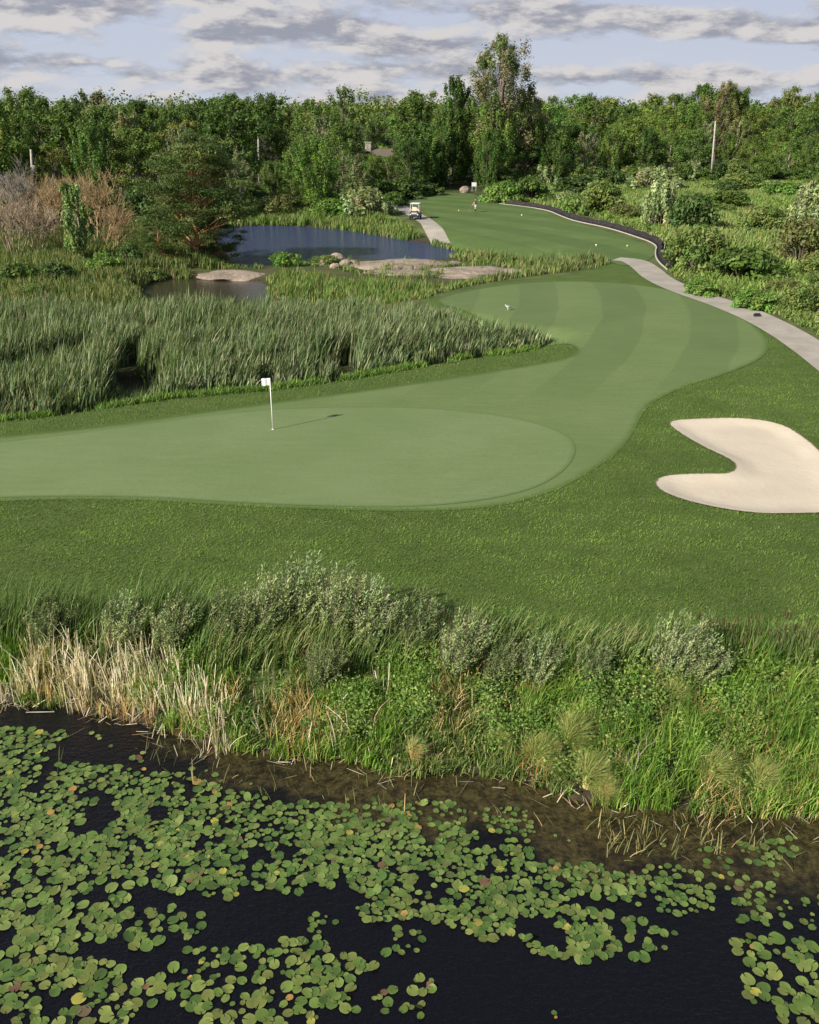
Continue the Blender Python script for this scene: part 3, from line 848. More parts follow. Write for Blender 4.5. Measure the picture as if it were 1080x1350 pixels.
def tree_meshes(kind, Ht, Rd, nclus, nleaf, lsize, pal, t0=0.12, seed=1, bark='bark', asp=0.55):
    """returns (trunk mesh, crown mesh) with the base at the origin"""
    global rng
    keep = rng; rng = np.random.default_rng(seed)
    segs = []
    tops = []
    # trunk
    p = np.array([0., 0., -0.3]); r = 0.022 * Ht + 0.05
    npt = 9; pts = [p]
    for i in range(npt):
        p = p + np.array([rng.normal(0, 0.012) * Ht, rng.normal(0, 0.012) * Ht, (Ht * 0.93 + 0.3) / npt]); pts.append(p)
    rad = [r * (1 - 0.9 * (i / npt) ** 0.8) + 0.015 for i in range(npt + 1)]
    for i in range(npt): segs.append([*pts[i], *pts[i + 1], rad[i], rad[i + 1]])
    pts = np.array(pts)
    A = Acc()
    cl, sizes, axes = [], [], []
    lop = rng.uniform(-0.25, 0.25, 2) * Rd
    for k in range(nclus):
        t = t0 + (1 - t0) * rng.random() ** (0.85 if kind != 'pine' else 1)
        if kind == 'round': env = math.sqrt(max(0.02, 1 - ((t - 0.52) / 0.52) ** 2))
        elif kind == 'poplar': env = (0.55 + 0.6 * t) * math.sqrt(max(0.0, 1 - max(0, (t - 0.45) / 0.57) ** 2))
        elif kind == 'cone': env = 1.05 * (1 - t) ** 0.8 + 0.08
        elif kind == 'pine': env = math.sqrt(max(0.03, 1 - ((t - 0.45) / 0.57) ** 2))
        else: env = math.sqrt(max(0.03, 1 - ((t - 0.5) / 0.53) ** 2))
        a = rng.random() * 2 * PI
        rr_ = Rd * env * (0.35 + 0.65 * rng.random() ** 0.5) * (0.8 + 0.35 * math.sin(3 * a + 5 * t + seed))
        c = np.array([math.cos(a) * rr_ + lop[0] * t, math.sin(a) * rr_ + lop[1] * t, t * Ht])
        s = Rd * rng.uniform(0.20, 0.34) * (0.75 + 0.4 * env)
        if kind == 'poplar': ax = (s * 0.62, s * 0.62, s * 1.55)
        elif kind == 'pine': ax = (s * 1.15, s * 1.15, s * 0.38)
        elif kind == 'cone': ax = (s * 0.95, s * 0.95, s * 0.45)
        elif kind == 'open': ax = (s * 0.65, s * 0.65, s * 1.0)
        else: ax = (s * 0.95, s * 0.95, s * 0.80)
        cl.append(c); axes.append(ax)
        # limb
        j = min(npt, max(1, int((t * 0.72) * npt)))
        if k % 2 == 0 or kind in ('pine', 'open') and k % 4 != 1:
            b0 = pts[j]; mid = (b0 + c) / 2 + np.array([0, 0, -0.03 * Ht]) + rng.normal(0, 0.02 * Ht, 3)
            r0 = rad[j] * (0.45 if kind == 'round' else 0.30)
            segs.append([*b0, *mid, r0, r0 * 0.6]); segs.append([*mid, *c, r0 * 0.6, 0.012])
    cl = np.array(cl); axes = np.array(axes)
    nleaf = int(nleaf * 1.4); lsize *= 0.82
    per = max(8, nleaf // nclus)
    m = nclus * per
    d = rng.standard_normal((m, 3)); d /= np.linalg.norm(d, axis=1)[:, None]
    rad_ = rng.random(m) ** 0.40
    ax = np.repeat(axes, per, 0)
    # ragged clusters
    wob = 0.75 + 0.45 * np.sin(d[:, 0] * 7 + np.repeat(rng.random(nclus) * 6, per)) * np.cos(d[:, 2] * 6)
    off = d * rad_[:, None] * ax * wob[:, None]
    tilt = 0.32 if kind == 'poplar' else 0.05
    ctr = np.repeat(cl, per, 0)
    horiz = ctr.copy(); horiz[:, 2] = 0; horiz /= np.linalg.norm(horiz, axis=1)[:, None] + 0.5
    pos = ctr + off + horiz * (off[:, 2:3] * tilt)
    pos[:, 2] = np.maximum(pos[:, 2], 0.04 * Ht)
    nrm = d / (ax / ax.max(1)[:, None]); nrm /= np.linalg.norm(nrm, axis=1)[:, None] + 1e-9
    nrm = nrm * 0.9 + np.array([0, 0, 0.35])
    ccl = pick(pal, nclus, 0.12)
    col = np.repeat(ccl, per, 0) * (1 + 0.16 * rng.standard_normal((m, 1)))
    A.add(*leaves(pos, nrm, lsize * (0.6 + 0.8 * rng.random(m)), np.clip(col, 0.008, 0.8), asp, 0.40))
    crown = A.mesh('crown', M['leaf'])
    T = Acc(); T.add(*tubes(segs, (1, 1, 1), 6)); trunk = T.mesh('trunk', M[bark], True)
    rng = keep
    return trunk, crown


G1 = [(0.060, 0.105, 0.026), (0.080, 0.130, 0.034), (0.048, 0.085, 0.022)]
G2 = [(0.085, 0.135, 0.034), (0.105, 0.155, 0.042), (0.068, 0.110, 0.028)]
G3 = [(0.110, 0.140, 0.075), (0.145, 0.170, 0.100), (0.085, 0.115, 0.055)]     # silvery poplar
G4 = [(0.120, 0.130, 0.045), (0.140, 0.140, 0.052), (0.095, 0.112, 0.036)]     # bronze young leaves
KINDS = []
spec = [
    ('poplar', 10, 2.9, 80, 9000, 0.30, G1, 0.05, 'leafy poplar with upswept dark green clumps'),
    ('poplar', 10, 3.2, 84, 9000, 0.31, G2, 0.05, 'bright green poplar with ragged upright clumps'),
    ('round', 10, 3.6, 70, 9000, 0.32, G1, 0.08, 'round-headed dark green broadleaf tree'),
    ('round', 10, 3.9, 76, 9500, 0.33, G2, 0.07, 'broad mid-green leafy tree'),
    ('poplar', 10, 2.7, 74, 8000, 0.30, G3, 0.08, 'silvery grey-green poplar'),
    ('round', 10, 3.5, 60, 7000, 0.31, G4, 0.10, 'bronze-green tree with young leaves'),
    ('open', 10, 3.3, 64, 5500, 0.29, G2, 0.15, 'loose open-crowned green tree'),
    ('cone', 10, 2.4, 80, 8000, 0.28, [(0.040, 0.080, 0.028), (0.055, 0.100, 0.035)], 0.03, 'narrow conical dark tree'),
    ('poplar', 10, 3.6, 90, 9500, 0.32, G1, 0.03, 'dense dark many-stemmed poplar'),
]
for i, s_ in enumerate(spec):
    KINDS.append((*tree_meshes(s_[0], s_[1], s_[2], s_[3], s_[4], s_[5], s_[6], s_[7], 100 + i, 'palebark' if i in (1, 4, 6) else 'bark'), s_[8], s_[2]))


def put_tree(k, x, y, h, rz, label, group, name='tree', wid=1.0, tint=(1, 1, 1), cat='tree', z=None):
    tm, cm, _, rd = KINDS[k] if isinstance(k, int) else k
    z = gz(x, y) if z is None else z
    r = empty(name, (x, y, z), rz)
    s = h / 10.0
    r.scale = (s * wid, s * wid, s)
    a = link('trunk', tm, r); b = link('crown', cm, r)
    b.color = (*tint, 1)
    tag(r, label, cat, group)
    return r


# keep-clear windows: (px centre, half width, nearer than, crown tops no higher than this pixel row)
CLEAR = [(342, 9, 176, 206), (47, 9, 118, 256), (937, 9, 176, 216), (483, 8, 205, 199), (511, 14, 205, 195), (120, 60, 100, 300), (240, 80, 104, 300)]
fpx = np.array([-400, -200, 0, 150, 250, 330, 420, 500, 560, 600, 640, 700, 800, 900, 1000, 1300, 1600])
fpy = np.array([312, 306, 300, 291, 289, 273, 268, 262, 246, 241, 247, 245, 240, 236, 236, 236, 236])
rows = [(0, 5.5, 0), (7, 6.5, 1), (15, 7.5, 2), (25, 8.5, 3), (38, 9, 4), (55, 10, 5), (78, 11, 6), (108, 12, 7), (145, 13.5, 8)]
placed = []
prng = np.random.default_rng(5)
for dd, spx, ri in rows:
    px = -90.0
    while px < 1170:
        yb = np.interp(px, fpx, fpy)
        x0, y0 = at(px, yb, 0)
        y = y0 + dd + prng.normal(0, 0.18 * spx)
        x = (px - 540) / F * (y * cp + HC * sp)
        x += prng.normal(0, 0.12 * spx)
        front_h = np.interp(px, [0, 300, 500, 620, 760, 900, 1080], [10.0, 8.8, 8.2, 9.5, 8.5, 6.8, 6.6])
        back_h = np.interp(px, [0, 300, 600, 800, 950, 1080], [13.9, 13.5, 13.3, 13.7, 14.6, 14.8])
        h = front_h + (back_h - front_h) * ss(np.array(dd), 0, 62) + prng.normal(0, 1.35 if dd < 60 else 1.5)
        dep = y * cp + HC * sp
        for c, hw, md, ylim in CLEAR:
            if dep < md + 10 and abs(px - c) < hw + F * 3.4 / dep:
                top = HC - (ylim - 146) / F * dep * 1.03
                h = min(h, top)
        placed.append([ri, px, x, y, h])
        px += spx * F / dep * prng.uniform(0.85, 1.15)
placed = [p for p in placed if p[4] > 2.2]
print('trees', len(placed))
ZN = [(0, 200, 'left of the poles'), (200, 330, 'behind the big pine'), (330, 520, 'behind the blue pond'), (520, 700, 'beyond the tee lawn'), (700, 880, 'behind the black edging'), (880, 1200, 'behind the right scrub')]
front_i = {}
for ri, px, x, y, h in sorted(placed, key=lambda p: (p[0], p[1])):
    big = h > 11
    if 60 < px < 260 and ri in (3, 4, 5) and prng.random() < 0.3: k = 5
    elif px > 800 and ri >= 5 and prng.random() < 0.35: k = 5
    elif ri >= 4: k = int(prng.choice([2, 3, 3, 2, 0, 1, 6, 3, 8, 4]))
    elif px > 700: k = int(prng.choice([1, 3, 0, 8, 3, 4, 2, 6]))
    elif px < 330: k = int(prng.choice([0, 8, 1, 4, 0, 7, 2]))
    else: k = int(prng.choice([0, 8, 1, 6, 2, 0, 3]))
    v = prng.normal(0, 0.11); warm = prng.normal(0, 0.06)
    if px > 700: v += 0.12
    tint = (max(0.6, 1 + v + warm), max(0.6, 1 + v), max(0.5, 1 + v - warm))
    zone_n = next((z_[2] for z_ in ZN if px < z_[1]), ZN[-1][2])
    if px < 0: zone_n = ZN[0][2]
    desc = KINDS[k][2]
    if ri == 0:
        i = front_i.get(zone_n, 0); front_i[zone_n] = i + 1
        lab = f'{desc.split(" with ")[0]}, {ordinal(i)} from the left in the front row {zone_n}'
    elif ri <= 3:
        lab = f'{desc.split(" with ")[0]} deep in the wood {zone_n}'
    else:
        lab = f'tall {desc.split(" with ")[0]} on the skyline {zone_n}'
    if len(lab.split()) > 16: lab = lab.replace('in the front row ', 'in front row ').replace('leafy ', '')
    put_tree(k, x, y, h, prng.random() * 6.28, lab, 'trees of the wood ' + zone_n, wid=prng.uniform(0.82, 1.42) * (1.0 if h > 8 else 1.25), tint=tint)

# far-off wood, one mass
A = Acc()
n = 6500
dd = 300 + 900 * prng.random(n) ** 1.3; an = (prng.random(n) - 0.5) * 1.15
X = dd * np.tan(an); Y = dd
hh = 11.3 + 3.0 * vnoise(X, Y, 60, 91) + 1.6 * prng.standard_normal(n)
per = 64
d = prng.standard_normal((n * per, 3)); d /= np.linalg.norm(d, axis=1)[:, None]; d[:, 2] = np.abs(d[:, 2])
cen = np.repeat(np.column_stack([X, Y, hh - 4.0]), per, 0) + d * np.array([4.6, 4.6, 4.4]) * (0.7 + 0.4 * prng.random((n * per, 1)))
col = np.repeat(pick([G2[0], G1[1], G4[0], (0.10, 0.13, 0.05)], n, 0.15), per, 0)
A.add(*leaves(cen, d + [0, 0, 0.3], 0.55 + 0.6 * prng.random(n * per), col, 0.8, 0.5))
o = A.build('distant_woods', M['leaf']); tag(o, 'far-off band of woodland along the horizon', kind='stuff')

# ---- trees one can tell apart
cot = tree_meshes('open', 10, 2.9, 96, 14000, 0.18, [(0.105, 0.132, 0.062), (0.085, 0.118, 0.046), (0.15, 0.145, 0.095)], 0.28, 300, 'bark')
x, y = at(655, 246, 0); y += 4
dep = y * cp + HC * sp; x = (657 - 540) / F * dep
put_tree((*cot, '', 2.9), x, y, HC + (146 - 62) / F * dep, 0.4, 'tallest tree, open-crowned cottonwood with dark bronze leaves above the skyline', None, 'cottonwood_tree', 1.12)
x2 = (597 - 540) / F * dep
put_tree(0, x2, y + 2, HC + (146 - 112) / F * dep, 1.1, 'tall dark spire-like tree just left of the tallest cottonwood', None, 'spire_tree', 0.75, (0.8, 0.85, 0.85))
x2 = (700 - 540) / F * dep
put_tree((*cot, '', 2.9), x2, y + 6, HC + (146 - 120) / F * dep, 3.1, 'smaller bronze-leaved cottonwood just right of the tallest cottonwood', None, 'cottonwood_tree', 0.8)
x2 = (450 - 540) / F * dep
put_tree(6, x2, y + 4, HC + (146 - 122) / F * dep, 2.1, 'tall grey-green loose tree standing above the chimney', None, 'ash_tree', 0.85, (0.95, 0.95, 1.1))
x2 = (942 - 540) / F * (dep + 60)
put_tree((*cot, '', 2.9), x2, y + 66, HC + (146 - 114) / F * (dep + 60), 5.1, 'sparse brownish tree poking above the skyline behind the right pole', None, 'ash_tree', 1.0, (1.15, 1.0, 0.9))

# big pine
pin = tree_meshes('pine', 10, 4.6, 165, 34000, 0.26, [(0.070, 0.108, 0.034), (0.095, 0.132, 0.046), (0.125, 0.150, 0.058)], 0.22, 310, 'pinebark', 0.36)
x, y, z = ground_at(250, 347)
put_tree((*pin, '', 4.6), x, y + 3, 10.4, 1.0, 'big open pine with orange limbs beside the blue pond', None, 'pine_tree', 1.02, (0.82, 0.86, 0.9))
dns = tree_meshes('pine', 10, 5.2, 90, 20000, 0.34, [(0.055, 0.09, 0.030), (0.08, 0.12, 0.04)], 0.04, 311, 'pinebark', 0.35)
x, y, z = ground_at(285, 345)
put_tree((*dns, '', 5.2), x, y + 1.5, 4.6, 2.0, 'low dark juniper crowding the foot of the big pine on its right', None, 'juniper_bush', 1.0, (0.85, 0.9, 0.9), 'bush')
x, y, z = ground_at(205, 347)
put_tree((*dns, '', 5.2), x, y + 2, 4.0, 4.0, 'low dark juniper at the foot of the big pine on its left', None, 'juniper_bush', 1.0, (0.9, 0.95, 0.9), 'bush')
# small lit poplar in front of rusty bushes
lp = tree_meshes('poplar', 10, 2.6, 60, 9000, 0.42, [(0.13, 0.20, 0.08), (0.17, 0.24, 0.11), (0.095, 0.15, 0.05)], 0.02, 320, 'palebark')
x, y, z = ground_at(103, 345)
put_tree((*lp, '', 2.6), x, y + 1, 6.2, 0.5, 'small bright leafy poplar standing before the rusty bare bushes', None, 'poplar_tree', 1.0)
# front shore trees behind the pond
for (px_, by, ty, k, nm, lab, w_, tn) in [
    (318, 287, 192, 4, 'birch_tree', 'slender grey-green tree with pale stems right of the big pine', 0.85, (1, 1.05, 0.95)),
    (425, 282, 184, 8, 'maple_tree', 'large bright green bushy tree at the far shore of the blue pond', 1.0, (1.25, 1.35, 1.1)),
    (470, 270, 200, 4, 'willow_tree', 'pale grey-green willow behind the chimney side of the pond', 1.35, (1.15, 1.15, 1.1)),
    (385, 280, 226, 3, 'hawthorn_tree', 'low rounded tree between the birch and the bright shore tree', 1.3, (0.9, 0.9, 0.9)),
    (640, 250, 172, 8, 'maple_tree', 'dense dark green tree at the foot of the tallest cottonwood', 0.95, (0.8, 0.9, 0.8)),
    (735, 247, 185, 8, 'maple_tree', 'dark green rounded tree behind the black edging bend', 1.2, (0.8, 0.9, 0.8)),
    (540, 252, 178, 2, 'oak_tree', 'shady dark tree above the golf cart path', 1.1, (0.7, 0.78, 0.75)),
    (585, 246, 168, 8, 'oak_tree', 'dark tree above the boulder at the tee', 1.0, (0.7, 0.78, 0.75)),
]:
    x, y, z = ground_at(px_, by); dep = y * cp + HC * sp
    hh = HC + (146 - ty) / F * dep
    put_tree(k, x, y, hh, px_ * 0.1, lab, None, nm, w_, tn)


# ---- bare twiggy shrubs
def bare_mesh(seed, n=150, Ht=4.5, sp_=2.2, col=(0.42, 0.26, 0.17)):
    r_ = np.random.default_rng(seed); segs = []
    def grow(p, d, L, r, depth):
        e = p + d * L
        segs.append([*p, *e, r, r * 0.6])
        if depth == 0: return
        for _ in range(3 if depth > 1 else 5):
            dn = d + r_.normal(0, 0.34, 3) + np.array([0.03, 0, 0.05]); dn /= np.linalg.norm(dn)
            grow(p + d * L * r_.uniform(0.45, 1.0), dn, L * r_.uniform(0.55, 0.8), max(r * 0.55, 0.011), depth - 1)
    for i in range(7):
        a = r_.random() * 6.28
        d = np.array([math.cos(a) * 0.32, math.sin(a) * 0.32, 1.0]) + r_.normal(0, 0.12, 3); d /= np.linalg.norm(d)
        grow(np.array([math.cos(a), math.sin(a), 0]) * 0.25 - [0, 0, 0.2], d, Ht * 0.36, 0.045, 4)
    A = Acc(); V, Q, Cc = tubes(segs, (1, 1, 1), 3)
    cc = np.repeat(np.array(col)[None] * (1 + 0.2 * r_.standard_normal((len(segs), 1))), 6, 0)
    A.add(V, Q, np.clip(cc, 0.02, 0.9))
    return A.mesh('twigs', M['twig'])


bareP = bare_mesh(1, col=(0.42, 0.33, 0.23)); bareR = bare_mesh(2, Ht=5.2, col=(0.38, 0.27, 0.145)); bareG = bare_mesh(3, Ht=5, col=(0.30, 0.27, 0.22))
for (px_, by, h, me, lab) in [
    (18, 338, 1.15, bareP, 'pinkish bare twiggy bush at the left edge of the meadow'),
    (-25, 330, 1.3, bareP, 'pinkish bare bush half out of the picture on the far left'),
    (52, 336, 1.05, bareP, 'pinkish bare bush between the leftmost bush and the lit poplar'),
    (80, 322, 1.25, bareR, 'rust-brown bare tree behind the small lit poplar'),
    (132, 326, 1.35, bareR, 'rust-brown bare tree right of the small lit poplar'),
    (60, 312, 1.2, bareR, 'rust-brown bare tree beside the leaning left pole'),
    (28, 316, 1.45, bareG, 'tall pale grey bare sapling above the pink bushes'),
    (150, 332, 0.8, bareR, 'low rusty bare shrub at the left foot of the pine')]:
    x, y, z = ground_at(px_, by)
    r = empty('bare_bush', (x, y, z), px_); h *= 1.28; r.scale = (h, h, h); link('twigs', me, r); tag(r, lab, 'bush', None)


# ---- bushes
def bush_mesh(seed, nleaf, pal, ls, asp, silver=False, flat=0.8):
    global rng
    keep = rng; rng = np.random.default_rng(seed)
    ncl = 42; per = nleaf // ncl
    a = rng.random(ncl) * 6.28; t = rng.random(ncl); rr_ = np.sqrt(rng.random(ncl)) * np.sqrt(1 - (t * 0.95) ** 2)
    cl = np.stack([np.cos(a) * rr_, np.sin(a) * rr_, 0.12 + t * flat], 1)
    s = 0.20 + 0.14 * rng.random(ncl)
    d = rng.standard_normal((ncl * per, 3)); d /= np.linalg.norm(d, axis=1)[:, None]
    ax = np.repeat(s, per)[:, None] * (np.array([0.6, 0.6, 1.35]) if silver else np.array([1, 1, 0.8]))
    pos = np.repeat(cl, per, 0) + d * ax * (rng.random((ncl * per, 1)) ** 0.4)
    if silver: pos[:, 0] += 0.22 * np.maximum(pos[:, 2] - 0.4, 0)
    pos[:, 2] = np.maximum(pos[:, 2], 0.02)
    col = np.repeat(pick(pal, ncl, 0.12), per, 0) * (1 + 0.15 * rng.standard_normal((ncl * per, 1)))
    A = Acc(); A.add(*leaves(pos, d + [0, 0, 0.35], ls * (0.6 + 0.8 * rng.random(len(pos))), np.clip(col, 0.01, 0.8), asp, 0.6))
    cr = A.mesh('foliage', M['leaf'])
    sg = [[0.1 * math.cos(b), 0.1 * math.sin(b), -0.1, *c, 0.03, 0.008] for b, c in zip(a, cl)]
    T = Acc(); T.add(*tubes(sg, (1, 1, 1), 4)); st = T.mesh('stems', M['bark'])
    rng = keep
    return cr, st


SIL = [(0.20, 0.25, 0.145), (0.27, 0.32, 0.20), (0.125, 0.175, 0.085)]
BM = {'green': bush_mesh(1, 4200, G1, 0.13, 0.6), 'bright': bush_mesh(2, 4200, [(0.09, 0.165, 0.04), (0.12, 0.20, 0.055)], 0.13, 0.6), 'silver': bush_mesh(3, 4800, SIL, 0.13, 0.4, True, 0.9),
      'olive': bush_mesh(4, 4000, [(0.10, 0.145, 0.046), (0.125, 0.170, 0.060), (0.080, 0.120, 0.038)], 0.12, 0.5), 'brown': bush_mesh(5, 3000, [(0.115, 0.120, 0.055), (0.095, 0.115, 0.045)], 0.11, 0.5),
      'dark': bush_mesh(6, 4200, [(0.045, 0.08, 0.028), (0.06, 0.10, 0.035)], 0.13, 0.6)}
DESC = {'green': 'mid-green', 'bright': 'bright green', 'silver': 'silvery grey-green', 'olive': 'olive', 'brown': 'brown-leaved', 'dark': 'dark green'}


def put_bush(kind, x, y, r, h, label, group=None, name='bush', tint=(1, 1, 1), rz=None):
    e = empty(name, (x, y, gz(x, y) - 0.05), random.random() * 6.28 if rz is None else rz)
    e.scale = (r, r, h)
    cr, st = BM[kind]
    a = link('foliage', cr, e); a.color = (*tint, 1); link('stems', st, e)
    tag(e, label, 'bush', group)
    return e


SP = [  # px, base py, width px, height px, kind, label
    (672 + 0, 262, 50, 22, 'green', 'low green bush at the start of the black edging'),
    (790, 282, 74, 40, 'olive', 'wide olive bush with silver tips beyond the black edging'),
    (872, 300, 56, 52, 'silver', 'big silvery rounded bush in the middle of the scrub'),
    (915, 305, 62, 45, 'dark', 'dark green bush touching the big silvery bush'),
    (752, 280, 32, 20, 'bright', 'bright green bush hugging the black edging bend'),
    (825, 288, 46, 18, 'brown', 'low brownish bush left of the big silvery bush'),
    (898, 352, 40, 24, 'green', 'green bush at the near end of the black edging'),
    (925, 360, 90, 56, 'olive', 'olive bush spreading above the cart path bend'),
    (985, 372, 100, 44, 'green', 'wide green thicket right of the path bend'),
    (1060, 350, 84, 60, 'brown', 'brownish thicket near the right edge of the scrub'),
    (1075, 300, 74, 50, 'silver', 'silvery bush at the right edge above the brown thicket'),
    (1010, 305, 60, 32, 'olive', 'olive bush between the dark bush and the right edge'),
    (960, 275, 64, 22, 'green', 'low green bush far back in the middle of the scrub'),
    (1040, 262, 70, 20, 'bright', 'low bright green bush far back at the right'),
    (975, 250, 80, 20, 'olive', 'flat olive bush right at the foot of the right pole'),
    (865, 250, 76, 24, 'silver', 'pale bush under the trees left of the right pole'),
    (1000, 410, 60, 26, 'bright', 'low bright weeds clump above the widening cart path'),
    (1065, 415, 60, 36, 'olive', 'olive weedy bush beside the cart path at the right edge'),
    (930, 392, 46, 22, 'bright', 'small bright bush just above the cart path bend'),
    (485, 285, 78, 30, 'silver', 'pale green leafy bush at the right end of the blue pond'),
    (440, 286, 56, 22, 'bright', 'low bright bush on the far shore of the blue pond'),
    (366, 284, 54, 26, 'brown', 'reddish-brown bush on the far shore of the blue pond'),
    (520, 272, 36, 18, 'green', 'small green bush left of the golf cart'),
    (660, 268, 44, 26, 'bright', 'leafy bush beside the golfer at the black edging'),
    (700, 264, 54, 30, 'green', 'rounded bush behind the black edging right of the golfer'),
    (330, 345, 26, 14, 'green', 'small bush on the spit beside the sand bar'),
    (428, 350, 46, 12, 'olive', 'brown brush heap among the boulders on the island'),
    (375, 352, 46, 18, 'bright', 'green bush at the left end of the island'),
    (20, 375, 60, 26, 'green', 'low green bush in the meadow at the left edge'),
    (70, 372, 44, 24, 'dark', 'low dark bush in the meadow below the pink bushes'),
    (135, 360, 50, 24, 'bright', 'low bright bush in the meadow below the lit poplar'),
    (170, 350, 40, 26, 'dark', 'dark shrub at the left foot of the big pine'),
    (190, 372, 46, 16, 'olive', 'olive bush beside the small brown pool'),
    (40, 395, 60, 18, 'olive', 'olive bush in front of the meadow at the left'),
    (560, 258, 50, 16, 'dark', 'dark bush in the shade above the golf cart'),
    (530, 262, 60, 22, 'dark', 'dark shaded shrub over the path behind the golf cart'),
    (765, 256, 80, 22, 'dark', 'dark shrub under the trees beyond the black edging'),
]
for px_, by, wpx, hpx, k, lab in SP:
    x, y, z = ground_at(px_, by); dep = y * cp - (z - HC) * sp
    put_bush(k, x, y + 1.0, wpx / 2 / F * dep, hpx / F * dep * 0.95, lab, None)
# smaller scrub bushes
prng = np.random.default_rng(11)
cnt = {}
for i in range(44):
    px_ = prng.uniform(690, 1120); t = prng.random() ** 1.3
    lo_ = np.interp(px_, [690, 745, 870, 900, 1000, 1120], [262, 276, 312, 372, 400, 455])
    by = 243 + (lo_ - 243) * t
    x, y, z = ground_at(px_, by)
    if sdist(np.array([[x, y]]), PATH)[0] < 1.6: continue
    if sdist(np.array([[x, y]]), TEE)[0] < 3.5: continue
    k = ['green', 'olive', 'bright', 'silver', 'dark', 'olive', 'brown'][prng.integers(7)]
    s = prng.uniform(0.8, 2.4)
    zone_s = 'right of the right pole' if px_ > 937 else ('around the big silvery bush' if px_ > 830 else 'beyond the black edging')
    row_s = 'near the path' if by > 340 else ('in mid scrub' if by > 275 else 'at the foot of the wood')
    put_bush(k, x, y, s, s * prng.uniform(0.55, 0.9), f'small {DESC[k]} bush {row_s}, {zone_s}', f'small bushes {row_s} {zone_s}', 'shrub', (1, 1, 1))
# understory along the wood edge
for i, px_ in enumerate(np.arange(-60, 1150, 17)):
    by = np.interp(px_, fpx, fpy) + prng.uniform(0, 4)
    if 585 < px_ < 640: continue
    x, y, z = ground_at(px_ + prng.normal(0, 4), by)
    k = ['green', 'dark', 'dark', 'green', 'olive', 'silver'][prng.integers(6)]
    s = prng.uniform(1.8, 3.0)
    zn = next(z_[2] for z_ in ZN if px_ < z_[1])
    put_bush(k, x, y - 1, s, s * prng.uniform(0.8, 1.3), f'{DESC[k]} underwood shrub at the wood edge {zn}', 'underwood shrubs at the wood edge ' + zn, 'shrub', (0.9, 0.9, 0.9))


# ---- foreground silver willows, tussocks, cattails
def willow_mesh(seed, nsh=115, col=SIL):
    global rng
    keep = rng; rng = np.random.default_rng(seed)
    A = Acc(); segs = []
    a = rng.random(nsh) * 6.28; rad_ = 0.5 * np.sqrt(rng.random(nsh))
    base = np.stack([np.cos(a) * rad_ * 0.35, np.sin(a) * rad_ * 0.35, np.zeros(nsh)], 1)
    tip = np.stack([np.cos(a) * rad_ * 0.80 + 0.16 + 0.06 * rng.standard_normal(nsh), np.sin(a) * rad_ * 0.80, 0.45 + 0.75 * rng.random(nsh) ** 1.3 * (1.15 - rad_)], 1)
    k = 60
    t = 0.25 + 0.75 * rng.random((nsh, k)) ** 0.8
    pos = base[:, None] * (1 - t[..., None]) + tip[:, None] * t[..., None]
    pos[..., 0] += 0.05 * (t ** 2) * 1.0
    pos = pos.reshape(-1, 3) + 0.016 * rng.standard_normal((nsh * k, 3))
    d = (tip - base); d /= np.linalg.norm(d, axis=1)[:, None]; d = np.repeat(d, k, 0)
    dirv = d + 0.45 * rng.standard_normal(d.shape) + [0.35, 0, 0]; dirv /= np.linalg.norm(dirv, axis=1)[:, None]
    sd = np.cross(dirv, rng.standard_normal(d.shape)); sd /= np.linalg.norm(sd, axis=1)[:, None]
    L = (0.034 + 0.030 * rng.random(len(pos)))[:, None]; w = L * 0.14
    V = np.stack([pos, pos + dirv * L * 0.45 + sd * w, pos + dirv * L, pos + dirv * L * 0.45 - sd * w], 1).reshape(-1, 3)
    cc = np.repeat(pick(col, nsh, 0.12), k, 0) * (1 + 0.12 * rng.standard_normal((len(pos), 1)))
    A.add(V, np.arange(len(V)).reshape(-1, 4), np.repeat(np.clip(cc, 0.01, 0.8), 4, 0))
    cr = A.mesh('foliage', M['leaf'])
    T = Acc(); T.add(*tubes([[*b, *t_, 0.007, 0.002] for b, t_ in zip(base, tip)], (1, 1, 1), 3)); st = T.mesh('stems', M['bark'])
    rng = keep
    return cr, st


WM = [willow_mesh(21), willow_mesh(22), willow_mesh(23, 110, [(0.13, 0.175, 0.085), (0.17, 0.21, 0.12), (0.10, 0.14, 0.065)])]
wl = [(345, 838, 1.95, 0, 'tall silvery willow bush at the left of the crest of the near bank'),
      (392, 832, 2.1, 1, 'tallest silvery willow bush on the crest of the near bank'),
      (440, 838, 2.0, 0, 'silvery willow bush directly right of the tallest one'),
      (482, 850, 1.9, 1, 'silvery willow bush with dead stems below it'),
      (535, 862, 1.7, 2, 'greener willow bush sloping down right of the crest'),
      (300, 850, 1.7, 2, 'greener willow bush between the reeds and the crest'),
      (222, 858, 1.6, 0, 'silvery willow bush above the bleached stalks'),
      (160, 855, 1.6, 1, 'silvery plume-like willow in the left reeds'),
      (598, 886, 1.7, 0, 'single silvery willow plume in the middle of the bank'),
      (650, 900, 1.3, 2, 'low greenish willow right of the single plume'),
      (700, 905, 1.35, 1, 'silvery willow left of the dark gap'),
      (770, 905, 1.2, 2, 'low greenish willow between the dark gap and the right plume'),
      (880, 898, 1.75, 0, 'large pale willow beside the cattails'),
      (915, 905, 1.4, 1, 'smaller pale willow touching the cattails'),
      (60, 850, 1.5, 2, 'greenish willow at the far left of the near bank'),
      (420, 900, 1.2, 2, 'low green willow below the crest')]
for px_, by, s, k, lab in wl:
    x, y, z = ground_at(px_, by)
    e = empty('willow_bush', (x, y, z - 0.05), random.uniform(-0.4, 0.4)); e.scale = (s * 1.0, s * 1.0, s * 0.95)
    link('foliage', WM[k][0], e); link('stems', WM[k][1], e); tag(e, lab, 'bush', 'willow bushes along the near bank')


